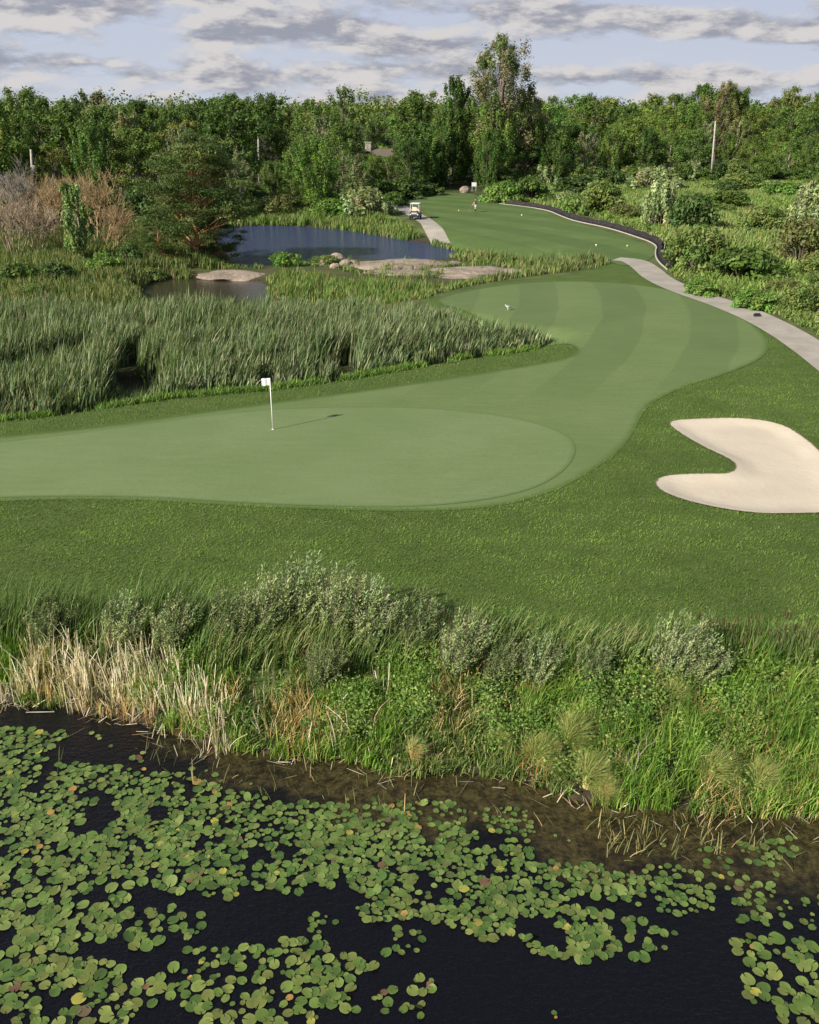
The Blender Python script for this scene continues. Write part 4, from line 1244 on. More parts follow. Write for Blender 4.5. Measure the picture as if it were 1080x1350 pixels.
def tussock_mesh(seed, n=1700, green=0.5):
    global rng
    keep = rng; rng = np.random.default_rng(seed)
    A = Acc()
    a = rng.random(n) * 6.28; r0 = 0.10 * np.sqrt(rng.random(n))
    b = np.stack([np.cos(a) * r0, np.sin(a) * r0, np.full(n, -0.03)], 1)
    out = np.stack([np.cos(a), np.sin(a)], 1) * (0.06 + 0.40 * rng.random(n) ** 1.5)[:, None] * (0.8 + 0.5 * np.sin(a * 3 + seed))[:, None] + [0.16, -0.10] + 0.05 * rng.standard_normal((n, 2))
    c0 = pick([(0.42, 0.35, 0.19), (0.50, 0.42, 0.25)], n, 0.1)
    c1 = pick([(0.20, 0.25, 0.09), (0.34, 0.33, 0.16), (0.15, 0.22, 0.07)], n, 0.1)
    cols = np.stack([c0, c0 * 0.5 + c1 * 0.5, c1, c1], 0)
    if green < 0.3: cols = np.stack([c0, c0, c0, c0 * 0.6 + c1 * 0.4], 0)
    A.add(*blades(b, 0.45 + 0.4 * rng.random(n), 0.007 + 0.005 * rng.random(n), out * 1.1, 4, np.vstack([cols, cols[-1:]]), 2.4))
    m = A.mesh('sedge_tussock', M['grass'])
    rng = keep
    return m


TM = [tussock_mesh(31), tussock_mesh(32), tussock_mesh(33, 1200, 0.1)]
tus = [(708, 1010, 1.15, 0, 'tan-skirted sedge tussock where the bank steps out'),
       (752, 985, 1.2, 1, 'big arching sedge tussock above the water near the bank step'),
       (775, 1035, 1.1, 1, 'sedge tussock hanging over the water left of the bare twig'),
       (795, 1052, 0.8, 2, 'flattened straw-coloured tussock at the waterline below the bare twig'),
       (772, 962, 0.8, 0, 'small pale tussock uphill of the arching one'),
       (935, 1030, 1.15, 0, 'round pale tussock right of the bare twig'),
       (1000, 1040, 1.0, 1, 'pale tussock between the round one and the right edge'),
       (1078, 1045, 1.1, 0, 'pale tussock cut by the right edge of the picture'),
       (545, 1000, 0.7, 2, 'small straw-coloured tussock in the middle of the bank'),
       (660, 985, 0.7, 1, 'small green tussock left of the bank step'),
       (885, 930, 0.9, 1, 'dark green arching tussock below the large pale willow'),
       (1040, 965, 0.8, 1, 'green tussock below the cattails')]
for px_, by, s, k, lab in tus:
    x, y, z = ground_at(px_, by)
    e = link('sedge_tussock', TM[k], None, (x, y, z)); e.scale = (s * 1.05, s * 1.05, s * 1.02); e.rotation_euler = (0, 0, random.uniform(-0.5, 0.5))
    tag(e, lab, 'grass tussock', 'sedge tussocks on the near bank')

# bare forked twig
x, y, z = ground_at(836, 1040)
segs = []; r_ = np.random.default_rng(4)
def twg(p, d, L, r, n):
    e = p + d * L; segs.append([*p, *e, r, r * 0.7])
    if n:
        for s in (-1, 1):
            dn = d + np.array([s * 0.45, r_.normal(0, 0.25), 0.05]); dn /= np.linalg.norm(dn); twg(e, dn, L * 0.72, r * 0.65, n - 1)
twg(np.array([0., 0, -0.1]), np.array([-0.08, 0, 1.0]), 0.5, 0.016, 4)
A = Acc(); A.add(*tubes(segs, (0.42, 0.36, 0.28), 5))
o = link('bare_sapling', A.mesh('bare_sapling', M['twig']), None, (x, y, z)); tag(o, 'small bare forked sapling between two pale tussocks near the waterline', 'sapling')

# cattails with brown heads
hd = D.meshes.new('x')
def cattail_meshes():
    bm = bmesh.new(); bcyl(bm, (0, 0, 0), (0.05, 0, 1.0), 0.006, 0.004, 6); bcyl(bm, (0.061, 0, 1.20), (0.07, 0, 1.32), 0.003, 0.001, 5)
    me = D.meshes.new('stem'); bm.to_mesh(me); bm.free(); me.materials.append(M['stalk'])
    bm = bmesh.new(); bcyl(bm, (0.050, 0, 1.0), (0.061, 0, 1.20), 0.013, 0.012, 8)
    bmesh.ops.bevel(bm, geom=bm.edges[:], offset=0.006, segments=1, affect='EDGES')
    m2 = D.meshes.new('head'); bm.to_mesh(m2); bm.free(); m2.materials.append(M['cathead'])
    return me, m2
M['stalk'] = plain('green_stalk', (0.14, 0.18, 0.07), 0.7)
M['cathead'] = plain('brown_cattail_head', (0.075, 0.038, 0.022), 0.9)
st, hm = cattail_meshes()
for i in range(34):
    px_ = prng.uniform(905, 1078) if i < 29 else prng.uniform(560, 700)
    x, y, z = ground_at(px_, prng.uniform(868, 892))
    e = empty('cattail', (x, y, z), prng.uniform(-0.6, 0.6)); s = prng.uniform(1.02, 1.22); e.scale = (s, s, s)
    link('stem', st, e); link('head', hm, e)
    tag(e, 'brown-headed cattail in the reeds at the right of the near bank' if i < 29 else 'brown-headed cattail among the plants in the middle of the near bank', 'cattail',
        'cattails at the right of the near bank' if i < 29 else 'cattails in the middle of the near bank')


# ------------------------------------------------------------------ lily pads
def pad_mat():
    t = NT('lily_pad_leaf')
    col = t.mix(1.0, t.n('Attribute', attribute_name='Col').outputs[0], t.n('ObjectInfo').outputs[1], 'MULTIPLY')
    p = t.pos()
    col = t.mix(t.map(t.noise(p, 9, 4, 0.6), 0.35, 0.7, 0, 0.45), col, t.mix(1.0, col, (0.62, 0.72, 0.62), 'MULTIPLY'))
    return t.surf(t.n('BsdfPrincipled', {'Base Color': col, 'Roughness': 0.38, 'Specular IOR Level': 0.45,
                                         'Normal': t.n('Bump', {'Height': t.noise(p, 30, 3), 'Strength': 0.15, 'Distance': 0.01})}))


M['pad'] = pad_mat()


def pad_geo(r_, curl=0.0):
    """unit pad: ring verts with a notch; returns V, quads"""
    n = 18; notch = 0.11
    th = np.linspace(notch, 2 * PI - notch, n)
    el = r_.uniform(0.82, 0.95)
    ro = 1 + 0.03 * np.sin(th * 5 + r_.random() * 6) + 0.02 * r_.standard_normal(n)
    ro *= 1 - 0.06 * np.exp(-((th - PI) / 0.5) ** 2) * 0
    z1 = 0.01 * np.sin(th * 3 + r_.random() * 6); z2 = 0.055 * np.sin(th * 2 + r_.random() * 6) + 0.035
    if curl: z2 = z2 + curl * np.maximum(0, np.cos(th - r_.random() * 6)) ** 3
    cen = np.array([[0.22, 0, 0.0]])
    mid = np.stack([0.55 * np.cos(th) + 0.05, 0.55 * np.sin(th) * el, z1 + 0.005], 1)
    out = np.stack([np.cos(th) * ro, np.sin(th) * el * ro, z2], 1)
    V = np.vstack([cen, mid, out])
    Q = []
    for i in range(0, n - 1, 2):
        j = min(i + 2, n - 1)
        if j - i == 2: Q.append([0, 1 + i, 1 + i + 1, 1 + j])
        else: Q.append([0, 1 + i, 1 + j, 1 + j])
    Qm = [[1 + i, 1 + n + i, 1 + n + i + 1, 1 + i + 1] for i in range(n - 1)]
    return V, Q, Qm


def pad_mesh(seed, curl):
    r_ = np.random.default_rng(seed); V, Q, Qm = pad_geo(r_, curl)
    me = D.meshes.new('lily_pad')
    fs = [tuple(dict.fromkeys(f)) for f in Q + Qm]
    me.from_pydata([tuple(v) for v in V], [], fs); me.update()
    a = me.color_attributes.new('Col', 'FLOAT_COLOR', 'POINT')
    rad_ = np.hypot(V[:, 0], V[:, 1])
    for i, v in enumerate(V):
        k = 1.0 + (0.12 if rad_[i] > 0.8 else 0)
        a.data[i].color = (k, k, k, 1)
    me.materials.append(M['pad'])
    for p in me.polygons: p.use_smooth = True
    return me


PADM = [pad_mesh(50 + i, 0.0 if i < 7 else 0.25) for i in range(9)]
# patches: (px polygon, coverage 0..1, pad radius m)
PATCH = [
    ([(-40, 965), (40, 958), (75, 975), (60, 1000), (120, 1020), (130, 1060), (60, 1075), (-40, 1100)], 0.80, 0.125),
    ([(-40, 1080), (60, 1075), (90, 1080), (80, 1110), (20, 1120), (-40, 1110)], 0.75, 0.14),
    ([(62, 968), (90, 962), (88, 976), (60, 976)], 0.6, 0.1),
    ([(95, 1005), (170, 1010), (175, 1048), (160, 1050), (100, 1030)], 0.65, 0.12),
    ([(150, 1020), (240, 1020), (300, 1040), (400, 1065), (430, 1100), (400, 1180), (330, 1170), (260, 1130), (180, 1100), (150, 1060)], 0.78, 0.125),
    ([(20, 1060), (110, 1065), (110, 1090), (60, 1105), (20, 1095)], 0.7, 0.14),
    ([(80, 1090), (180, 1085), (280, 1130), (330, 1170), (300, 1185), (250, 1180), (160, 1160), (80, 1140)], 0.85, 0.14),
    ([(-40, 1130), (80, 1130), (170, 1165), (175, 1215), (120, 1240), (-40, 1215)], 0.92, 0.165),
    ([(-40, 1290), (20, 1235), (60, 1230), (90, 1215), (110, 1255), (60, 1250), (30, 1300), (-40, 1320)], 0.75, 0.15),
    ([(20, 1215), (90, 1205), (100, 1250), (40, 1258)], 0.8, 0.15),
    ([(125, 1200), (170, 1205), (170, 1235), (130, 1240)], 0.75, 0.15),
    ([(160, 1205), (235, 1212), (235, 1250), (160, 1248)], 0.72, 0.165),
    ([(195, 1195), (230, 1195), (228, 1215), (195, 1215)], 0.4, 0.11),
    ([(235, 1205), (272, 1200), (278, 1240), (240, 1245)], 0.45, 0.14),
    ([(-40, 1290), (60, 1262), (120, 1262), (170, 1280), (240, 1290), (235, 1310), (120, 1370), (-40, 1370)], 0.80, 0.145),
    ([(225, 1255), (300, 1245), (370, 1255), (420, 1270), (430, 1350), (380, 1370), (235, 1370), (235, 1320)], 0.62, 0.14),
    ([(370, 1240), (430, 1235), (470, 1265), (520, 1285), (515, 1340), (440, 1330), (380, 1300)], 0.60, 0.13),
    ([(395, 1055), (500, 1065), (590, 1085), (620, 1100), (600, 1130), (640, 1180), (690, 1230), (640, 1240), (560, 1210), (500, 1215), (450, 1210), (455, 1180), (400, 1160)], 0.90, 0.125),
    ([(600, 1120), (700, 1115), (750, 1150), (760, 1180), (700, 1210), (640, 1195)], 0.88, 0.125),
    ([(640, 1180), (720, 1190), (790, 1205), (820, 1250), (780, 1270), (700, 1255)], 0.80, 0.13),
    ([(520, 1055), (560, 1060), (555, 1075), (520, 1070)], 0.6, 0.1),
    ([(640, 1065), (705, 1068), (705, 1098), (665, 1100), (630, 1085)], 0.55, 0.10),
    ([(720, 1135), (800, 1140), (850, 1155), (855, 1195), (790, 1185), (730, 1170)], 0.78, 0.125),
    ([(850, 1165), (940, 1165), (950, 1205), (860, 1205)], 0.72, 0.13),
    ([(850, 1140), (900, 1140), (940, 1165), (930, 1180), (850, 1160)], 0.5, 0.12),
    ([(775, 1195), (895, 1225), (885, 1268), (860, 1268), (800, 1255)], 0.30, 0.135),
    ([(965, 1165), (1020, 1165), (1020, 1220), (970, 1215)], 0.62, 0.12),
    ([(1020, 1190), (1090, 1180), (1090, 1225), (1030, 1225)], 0.35, 0.12),
    ([(970, 1105), (1050, 1105), (1050, 1135), (990, 1145)], 0.40, 0.12),
    ([(965, 1235), (1040, 1230), (1100, 1245), (1100, 1350), (1060, 1350), (1030, 1310), (975, 1265)], 0.82, 0.16),
    ([(980, 1290), (1010, 1290), (1008, 1325), (980, 1325)], 0.85, 0.15),
    ([(1025, 1320), (1100, 1300), (1100, 1375), (1030, 1345)], 0.55, 0.15),
    ([(505, 1225), (560, 1225), (550, 1265), (510, 1265)], 0.40, 0.12),
    ([(540, 1285), (572, 1285), (572, 1310), (540, 1310)], 0.8, 0.13),
    ([(530, 1320), (565, 1320), (562, 1340), (532, 1340)], 0.5, 0.1),
    ([(400, 1195), (440, 1205), (470, 1225), (400, 1232)], 0.22, 0.09),
    ([(180, 1040), (300, 1130), (250, 1140), (140, 1080)], 0.45, 0.1),
    ([(0, 1120), (60, 1110), (80, 1135), (0, 1140)], 0.4, 0.1),
    ([(430, 1050), (640, 1060), (760, 1110), (640, 1110)], 0.16, 0.11),
    ([(860, 1110), (1000, 1120), (1080, 1160), (960, 1175)], 0.16, 0.11),
    ([(100, 960), (250, 1010), (380, 1040), (180, 1020)], 0.10, 0.11),
    ([(730, 1330), (745, 1330), (745, 1342), (730, 1342)], 0.9, 0.08),
]
prng = np.random.default_rng(77)
pads = []
cell = {}
def near_ok(x, y, r, f):
    ci, cj = int(x // 0.4), int(y // 0.4)
    for a in (ci - 1, ci, ci + 1):
        for b in (cj - 1, cj, cj + 1):
            for (u, v, s) in cell.get((a, b), ()):
                if (u - x) ** 2 + (v - y) ** 2 < ((r + s) * f) ** 2: return False
    return True
for px, cov, rad in PATCH:
    poly = W(px, WL); lo, hi = poly.min(0), poly.max(0)
    area = abs(0.5 * np.sum(poly[:, 0] * np.roll(poly[:, 1], -1) - poly[:, 1] * np.roll(poly[:, 0], -1)))
    rad *= 0.67; target = 1.05 * cov * area / (PI * rad * rad * 0.78)
    got = 0
    for _ in range(int(target * 22) + 12):
        x, y = prng.uniform(lo[0], hi[0]), prng.uniform(lo[1], hi[1])
        if not inside(np.array([[x, y]]), poly)[0]: continue
        r = rad * prng.choice([prng.uniform(0.45, 0.8), prng.uniform(0.8, 1.15), prng.uniform(0.95, 1.35)])
        if vnoise(np.array([x + 20]), np.array([y]), 0.55, 93)[0] * 0.6 + vnoise(np.array([x + 20]), np.array([y]), 0.22, 94)[0] * 0.4 < 0.31: continue
        if not near_ok(x, y, r, prng.choice([0.45, 0.58, 0.7])): continue
        cell.setdefault((int(x // 0.4), int(y // 0.4)), []).append((x, y, r)); pads.append((x, y, r)); got += 1
        if got >= target: break
print('pads', len(pads))
def psize(p): return p[2] ** 2 / (p[1] * cp + (HC - WL) * sp) ** 3
def onscreen(p):
    u, v = proj(p[0], p[1], WL); return -5 < u < 1085 and v < 1353
pads = sorted([p for p in pads if onscreen(p)], key=lambda p: -psize(p))
GPAD = [(0.098, 0.160, 0.034), (0.128, 0.190, 0.045), (0.068, 0.122, 0.028), (0.165, 0.215, 0.056), (0.125, 0.155, 0.040)]
YPAD = [(0.34, 0.31, 0.06), (0.22, 0.24, 0.06), (0.36, 0.21, 0.06)]
RPAD = [(0.17, 0.09, 0.055), (0.13, 0.09, 0.055)]
rest = []
for i, (x, y, r) in enumerate(pads):
    q_ = prng.random()
    col, word = (np.array(GPAD[prng.integers(5)]), 'green')
    if q_ < 0.030: col, word = np.array(YPAD[prng.integers(3)]), 'yellowing'
    elif q_ < 0.040: col, word = np.array(RPAD[prng.integers(2)]), 'reddish-brown'
    col = col * (1 + 0.10 * prng.standard_normal())
    # warmer green towards the near left, like the older leaves there
    wv = ss(np.array(y), 13.5, 9.5)
    if word == 'green': col = col * np.array([1 + 0.18 * wv, 1 + 0.05 * wv, 1.0])
    rz = prng.random() * 6.28; lift = 0.006 + 0.014 * prng.random(); tx, ty = prng.normal(0, 0.035, 2)
    k = int(prng.integers(9)) if prng.random() < 0.25 else int(prng.integers(7))
    if prng.random() < 0.02: tx, ty, lift = prng.normal(0, 0.35), prng.normal(0, 0.35), 0.05
    if i < 300:
        o = link('lily_pad', PADM[k], None, (x, y, WL + lift)); o.scale = (r, r, r); o.rotation_euler = (tx, ty, rz); o.color = (*np.clip(col, 0.01, 0.9), 1)
        u, v = proj(x, y, WL)
        side = 'at the lower left of the pond' if u < 360 else ('in the middle of the pond' if u < 720 else 'at the right of the pond')
        row = 'near the bottom edge' if v > 1290 else ('amid the mats' if v > 1200 else 'toward the bank')
        tag(o, f'{word} lily pad {side}, {row}', 'lily pad', f'{word} lily pads {side} {row}')
    else: rest.append((x, y, r, k, rz, lift, tx, ty, col))
A = Acc()
geos = [pad_geo(np.random.default_rng(50 + i), 0.0 if i < 7 else 0.25) for i in range(9)]
Vs, Fs, Cs, nv = [], [], [], 0
for (x, y, r, k, rz, lift, tx, ty, col) in rest:
    V, Q, Qm = geos[k]
    c, s = math.cos(rz), math.sin(rz)
    vv = np.stack([V[:, 0] * c - V[:, 1] * s, V[:, 0] * s + V[:, 1] * c, V[:, 2] + V[:, 0] * tx + V[:, 1] * ty], 1) * r + [x, y, WL + lift]
    Vs.append(vv); Cs.append(np.tile(col, (len(vv), 1)))
    for f in Q + Qm: Fs.append(tuple(v_ + nv for v_ in dict.fromkeys(f)))
    nv += len(vv)
me = D.meshes.new('lily_pads'); me.from_pydata([tuple(v) for v in np.vstack(Vs)], [], Fs); me.update()
a = me.color_attributes.new('Col', 'FLOAT_COLOR', 'POINT'); cc = np.ones((nv, 4), np.float32); cc[:, :3] = np.vstack(Cs); a.data.foreach_set('color', cc.ravel())
me.materials.append(M['pad']); me.polygons.foreach_set('use_smooth', np.ones(len(me.polygons), bool))
o = link('lily_pad_mat', me); tag(o, 'dense mat of smaller lily pads farther from the camera', kind='stuff')

# ------------------------------------------------------------------ rocks
def rock(name, x, y, z, sx, sy, sz, seed, label, group=None, flat=0.0, rz=0.0):
    bm = bmesh.new(); bmesh.ops.create_icosphere(bm, subdivisions=4, radius=1)
    r_ = np.random.default_rng(seed); ph = r_.random((6, 3)) * 6
    for v in bm.verts:
        c = v.co.copy(); d = 0
        for k in range(6):
            d += 0.11 / (1 + k * 0.5) * math.sin(c.x * (1.5 + k) + ph[k, 0]) * math.cos(c.y * (1.3 + k * 1.1) + ph[k, 1]) * math.cos(c.z * (1.1 + k) + ph[k, 2])
        v.co = c * (1 + d * 1.6 + 0.035 * math.sin(c.x * 17 + ph[0, 0]) * math.sin(c.y * 15 + ph[1, 1]) + 0.03 * math.sin(c.y * 31 + c.x * 9))
        if flat and v.co.z > 0: v.co.z = v.co.z * (1 - flat) + flat * 0.4 * min(1, v.co.z * 2)
    o = bmobj(name, bm, M['rock'], None, True)
    o.location = (x, y, z); o.scale = (sx, sy, sz); o.rotation_euler = (0, 0, rz)
    tag(o, label, 'rock', group); return o


def slab(px0, px1, py, sy, sz, seed, lab, group=None, z=-0.62):
    xa, ya = at(px0, py, z); xb, yb = at(px1, py, z)
    return rock('granite_slab', (xa + xb) / 2, (ya + yb) / 2, z - 0.22, abs(xb - xa) / 2, sy, sz, seed, lab, group, 0.35)


slab(455, 600, 349, 2.6, 0.75, 1, 'long pink granite slab just right of the boulder heap')
slab(560, 690, 356, 2.2, 0.55, 2, 'low pink granite slab tapering off toward the tee rushes')
slab(470, 580, 359, 1.6, 0.5, 3, 'narrow grey-pink slab in front of the long one')
slab(575, 640, 364, 1.2, 0.45, 4, 'small pink slab lowest among the rushes')
slab(585, 610, 346, 1.2, 0.35, 12, 'dark wet slab at the pond edge')
xa, ya = at(258, 366, WL); xb, yb = at(345, 366, WL)
rock('sand_bar', (xa + xb) / 2 + 0.3, (ya + yb) / 2, -0.86, abs(xb - xa) / 2, 2.0, 0.55, 5, 'flat tan sand bar behind the small brown pool', None, 0.5)
bl = [(444, 345, 1.0, 'largest pale boulder on top of the island heap'), (430, 348, 0.7, 'dark boulder left of the largest one'), (456, 350, 0.7, 'round boulder below the largest one'),
      (466, 349, 0.6, 'small boulder right of the largest one'), (425, 350, 0.35, 'small boulder at the left end of the heap'), (470, 352, 0.45, 'low boulder at the slab end of the heap'),
      (442, 353, 0.55, 'small dark boulder in front of the heap'), (390, 347, 0.45, 'dark driftwood-coloured boulder at the island waterline')]
for i, (px_, by, s, lab) in enumerate(bl):
    x, y, z = ground_at(px_, by); s *= 0.72; rock('boulder', x, y, max(z, -0.75) + s * 0.3, s * 1.15, s, s * 0.8, 20 + i, lab, 'boulders on the island')
x, y, z = ground_at(613, 254); rock('boulder', x, y, z + 0.3, 0.85, 0.75, 0.7, 40, 'large pinkish boulder at the back of the tee lawn')

A = Acc()
P = scatter(ROCKZ, 5); P = P[vnoise(P[:, 0], P[:, 1], 2.0, 97) > 0.52]
stand(A, P, 0.35, 0.8, 0.07, YG, 4, (0.1, 0), 0.25, None, 2)
o = A.build('island_grass', M['grass']); tag(o, 'tufts of grass growing between the granite slabs', kind='stuff')

# ------------------------------------------------------------------ flag
x, y, z = ground_at(360, 567)
r = empty('flagstick', (x, y, z + 0.045))
bm = bmesh.new(); bcyl(bm, (0, 0, -0.1), (0, 0, 2.2), 0.022, 0.020, 12); bmobj('pole', bm, M['white'], r, True)
bm = bmesh.new()
for i in range(8):
    pass
nx_, nz_ = 10, 6
vs = [[bm.verts.new((-0.03 - 0.32 * i / nx_, 0.05 * math.sin(i * 0.9) * i / nx_, 2.19 - 0.32 * j / nz_ - 0.03 * (i / nx_) ** 2)) for j in range(nz_ + 1)] for i in range(nx_ + 1)]
for i in range(nx_):
    for j in range(nz_): bm.faces.new((vs[i][j], vs[i + 1][j], vs[i + 1][j + 1], vs[i][j + 1]))
f = bmobj('flag', bm, M['white'], r, True)
sm = f.modifiers.new('s', 'SOLIDIFY'); sm.thickness = 0.006
bm = bmesh.new(); bcyl(bm, (0, 0, -0.12), (0, 0, 0.004), 0.054, 0.054, 16); bmobj('cup', bm, M['white'], r)
tag(r, 'white flag on a thin white pole standing in the putting green', 'golf flag')

# small black marker block on the cart path
x, y, z = ground_at(998, 418)
bm = bmesh.new(); bbox(bm, (0, 0, 0.10), (0.42, 0.22, 0.16)); bbox(bm, (0, 0, 0.20), (0.34, 0.16, 0.05))
o = bmobj('marker_block', bm, M['black'], None, False, 0.012); o.location = (x, y, z + 0.02); tag(o, 'small black marker block at the edge of the cart path', 'marker')

# ------------------------------------------------------------------ gull
x, y, z = ground_at(670, 409)
g = empty('gull', (x, y, z + 0.02), R(200)); g.scale = (0.85, 0.85, 0.85)
def skinned(name, verts, edges, radii, mat, parent, sub=2):
    me = D.meshes.new(name); me.from_pydata(verts, edges, []); me.materials.append(mat)
    o = link(name, me, parent)
    md = o.modifiers.new('skin', 'SKIN'); md.use_smooth_shade = True
    sv = me.skin_vertices[0].data if me.skin_vertices else None
    if sv is None:
        me.attributes  # skin layer is made by the modifier below
    bmx = bmesh.new(); bmx.from_mesh(me); lay = bmx.verts.layers.skin.verify(); bmx.verts.ensure_lookup_table()
    for i, v in enumerate(bmx.verts):
        rr_ = radii[i]; v[lay].radius = (rr_, rr_) if not hasattr(rr_, '__len__') else rr_
        v[lay].use_root = (i == 0)
    bmx.to_mesh(me); bmx.free()
    s2 = o.modifiers.new('sub', 'SUBSURF'); s2.levels = sub; s2.render_levels = sub
    return o
skinned('body', [(0, 0, 0.24), (0.12, 0, 0.27), (0.19, 0, 0.34), (0.22, 0, 0.40), (0.255, 0, 0.405), (0.30, 0, 0.395), (-0.12, 0, 0.22), (-0.24, 0, 0.20), (-0.36, 0, 0.20), (0.02, 0.045, 0.16), (0.03, 0.045, 0.02), (0.07, 0.045, 0.005), (0.02, -0.045, 0.16), (0.03, -0.045, 0.02), (0.07, -0.045, 0.005)],
        [(0, 1), (1, 2), (2, 3), (3, 4), (4, 5), (0, 6), (6, 7), (7, 8), (0, 9), (9, 10), (10, 11), (0, 12), (12, 13), (13, 14)],
        [0.095, 0.08, 0.045, 0.045, 0.035, 0.008, 0.08, 0.045, 0.015, 0.018, 0.008, 0.008, 0.018, 0.008, 0.008], M['white'], g)
M['gullgrey'] = plain('gull_grey', (0.35, 0.36, 0.38), 0.7)
for s in (-1, 1):
    skinned('wing', [(0.08, s * 0.085, 0.28), (-0.08, s * 0.10, 0.26), (-0.25, s * 0.05, 0.235), (-0.40, s * 0.02, 0.22)], [(0, 1), (1, 2), (2, 3)], [(0.03, 0.05), (0.03, 0.06), (0.02, 0.04), (0.008, 0.01)], M['gullgrey'], g, 1)
tag(g, 'white gull standing on the striped fairway', 'bird')

# ------------------------------------------------------------------ golf cart
x, y, z = ground_at(548, 289)
r = empty('golf_cart', (x, y, z + 0.045), R(-100)); r.scale = (1.0, 1.0, 1.0)
# local: +X forward
bm = bmesh.new()
vs = [(1.15, 0.32), (1.20, 0.55), (1.0, 0.85), (0.55, 0.98), (0.45, 0.40), (-0.15, 0.38), (-0.15, 0.70), (-1.05, 0.72), (-1.15, 0.35)]
def extr(bm, prof, y0, y1):
    a = [bm.verts.new((p[0], y0, p[1])) for p in prof]; b = [bm.verts.new((p[0], y1, p[1])) for p in prof]
    n = len(prof); bm.faces.new(a); bm.faces.new(b[::-1])
    for i in range(n): bm.faces.new((a[i], a[(i + 1) % n], b[(i + 1) % n], b[i]))
extr(bm, vs, -0.58, 0.58); bmobj('body', bm, M['navy'], r, False, 0.03)
bm = bmesh.new(); bbox(bm, (-0.02, 0, 1.83), (1.55, 1.16, 0.08)); o = bmobj('roof', bm, M['white'], r, False, 0.03)
for sx in (0.62, -0.72):
    for sy in (-0.52, 0.52):
        bm = bmesh.new(); bcyl(bm, (sx + (0.18 if sx > 0 else -0.1), sy, 0.72), (sx, sy, 1.80), 0.025, n=8); bmobj('roof_post', bm, M['white'], r)
for zc, nm in ((0.80, 'seat'),):
    bm = bmesh.new(); bbox(bm, (-0.38, 0, 0.80), (0.50, 1.04, 0.14)); bmobj('seat', bm, M['cream'], r, False, 0.03)
bm = bmesh.new(); bbox(bm, (-0.66, 0, 1.10), (0.12, 1.04, 0.44), Matrix.Rotation(R(-10), 4, 'Y')); bmobj('backrest', bm, M['cream'], r, False, 0.03)
bm = bmesh.new(); bbox(bm, (1.10, 0, 0.72), (0.16, 0.7, 0.18), Matrix.Rotation(R(35), 4, 'Y')); bmobj('front_panel', bm, M['cream'], r, False, 0.02)
for sy in (-0.45, 0.45):
    bm = bmesh.new(); bcyl(bm, (1.15, sy, 0.62), (1.215, sy, 0.62), 0.075, n=14); bmobj('headlight', bm, M['white'], r)
for sx in (0.82, -0.78):
    for sy in (-0.52, 0.52):
        bm = bmesh.new(); bcyl(bm, (sx, sy - 0.09, 0.235), (sx, sy + 0.09, 0.235), 0.235, n=24); w_ = bmobj('wheel', bm, M['black'], r, False, 0.02)
        bm = bmesh.new(); bcyl(bm, (sx, sy - 0.1 * 1.02, 0.235), (sx, sy + 0.1 * 1.02, 0.235), 0.12, n=16); bmobj('rim', bm, M['white'], w_)
bm = bmesh.new(); bmesh.ops.create_circle(bm, segments=16, radius=0.16); bm.free()
bm = bmesh.new(); bcyl(bm, (0.55, 0.27, 0.95), (0.22, 0.27, 1.10), 0.02, n=8)
for i in range(14):
    a0, a1 = i / 14 * 2 * PI, (i + 1) / 14 * 2 * PI
    f_ = lambda a: (0.22 + 0.07 * math.sin(a), 0.27 + 0.17 * math.cos(a), 1.10 + 0.15 * math.sin(a))
    bcyl(bm, f_(a0), f_(a1), 0.014, n=6)
bmobj('steering_wheel', bm, M['black'], r)
bm = bmesh.new(); bbox(bm, (-1.0, 0.2, 0.95), (0.26, 0.30, 0.60)); bbox(bm, (-1.0, 0.2, 1.27), (0.2, 0.22, 0.12)); bmobj('bag_well', bm, M['black'], r, False, 0.04)
tag(r, 'white-roofed golf cart parked on the short path beside the tee', 'golf cart')

# ------------------------------------------------------------------ golfer, about to swing, seen small on the tee
x, y, z = ground_at(627, 280)
r = empty('person', (x, y, z + 0.03), R(190))
bv, be, br = [], [], []
def V_(p, r0, par=None):
    bv.append(p); br.append(r0); i = len(bv) - 1
    if par is not None: be.append((par, i))
    return i
pel = V_((0, 0, 0.95), 0.125)
ches = V_((0.03, 0, 1.12), 0.12, pel); up_ = V_((0.05, 0, 1.34), 0.135, ches); nk = V_((0.07, 0, 1.49), 0.055, up_); hd0 = V_((0.09, 0, 1.60), 0.078, nk); hd1 = V_((0.09, 0, 1.70), 0.082, hd0); V_((0.09, 0, 1.78), 0.05, hd1)
for s in (-1, 1):
    a = V_((0.0, s * 0.10, 0.88), 0.095, pel); k = V_((0.05, s * 0.15, 0.50), 0.060, a); c = V_((0.02, s * 0.16, 0.34), 0.056, k); an = V_((0.0, s * 0.17, 0.09), 0.036, c); V_((0.12, s * 0.19, 0.04), 0.036, V_((0.04, s * 0.175, 0.045), 0.040, an))
    sh = V_((0.05, s * 0.18, 1.40), 0.060, up_); el = V_((0.20, s * 0.17, 1.16), 0.043, sh); wr = V_((0.38, s * 0.045, 0.98), 0.027, el); pm = V_((0.43, s * 0.028, 0.93), 0.032, wr)
    for j in range(4):
        o1 = V_((0.47, s * (0.035 - 0.008 * j), 0.915 - 0.017 * j), 0.010, pm); o2 = V_((0.485, s * (0.005 - 0.004 * j), 0.895 - 0.018 * j), 0.009, o1); V_((0.468, s * -0.012, 0.885 - 0.018 * j), 0.008, o2)
    t1 = V_((0.435, s * 0.0, 0.955), 0.011, pm); V_((0.46, s * -0.006, 0.935), 0.009, t1)
skinned('body', bv, be, br, M['skin'], r, 2)
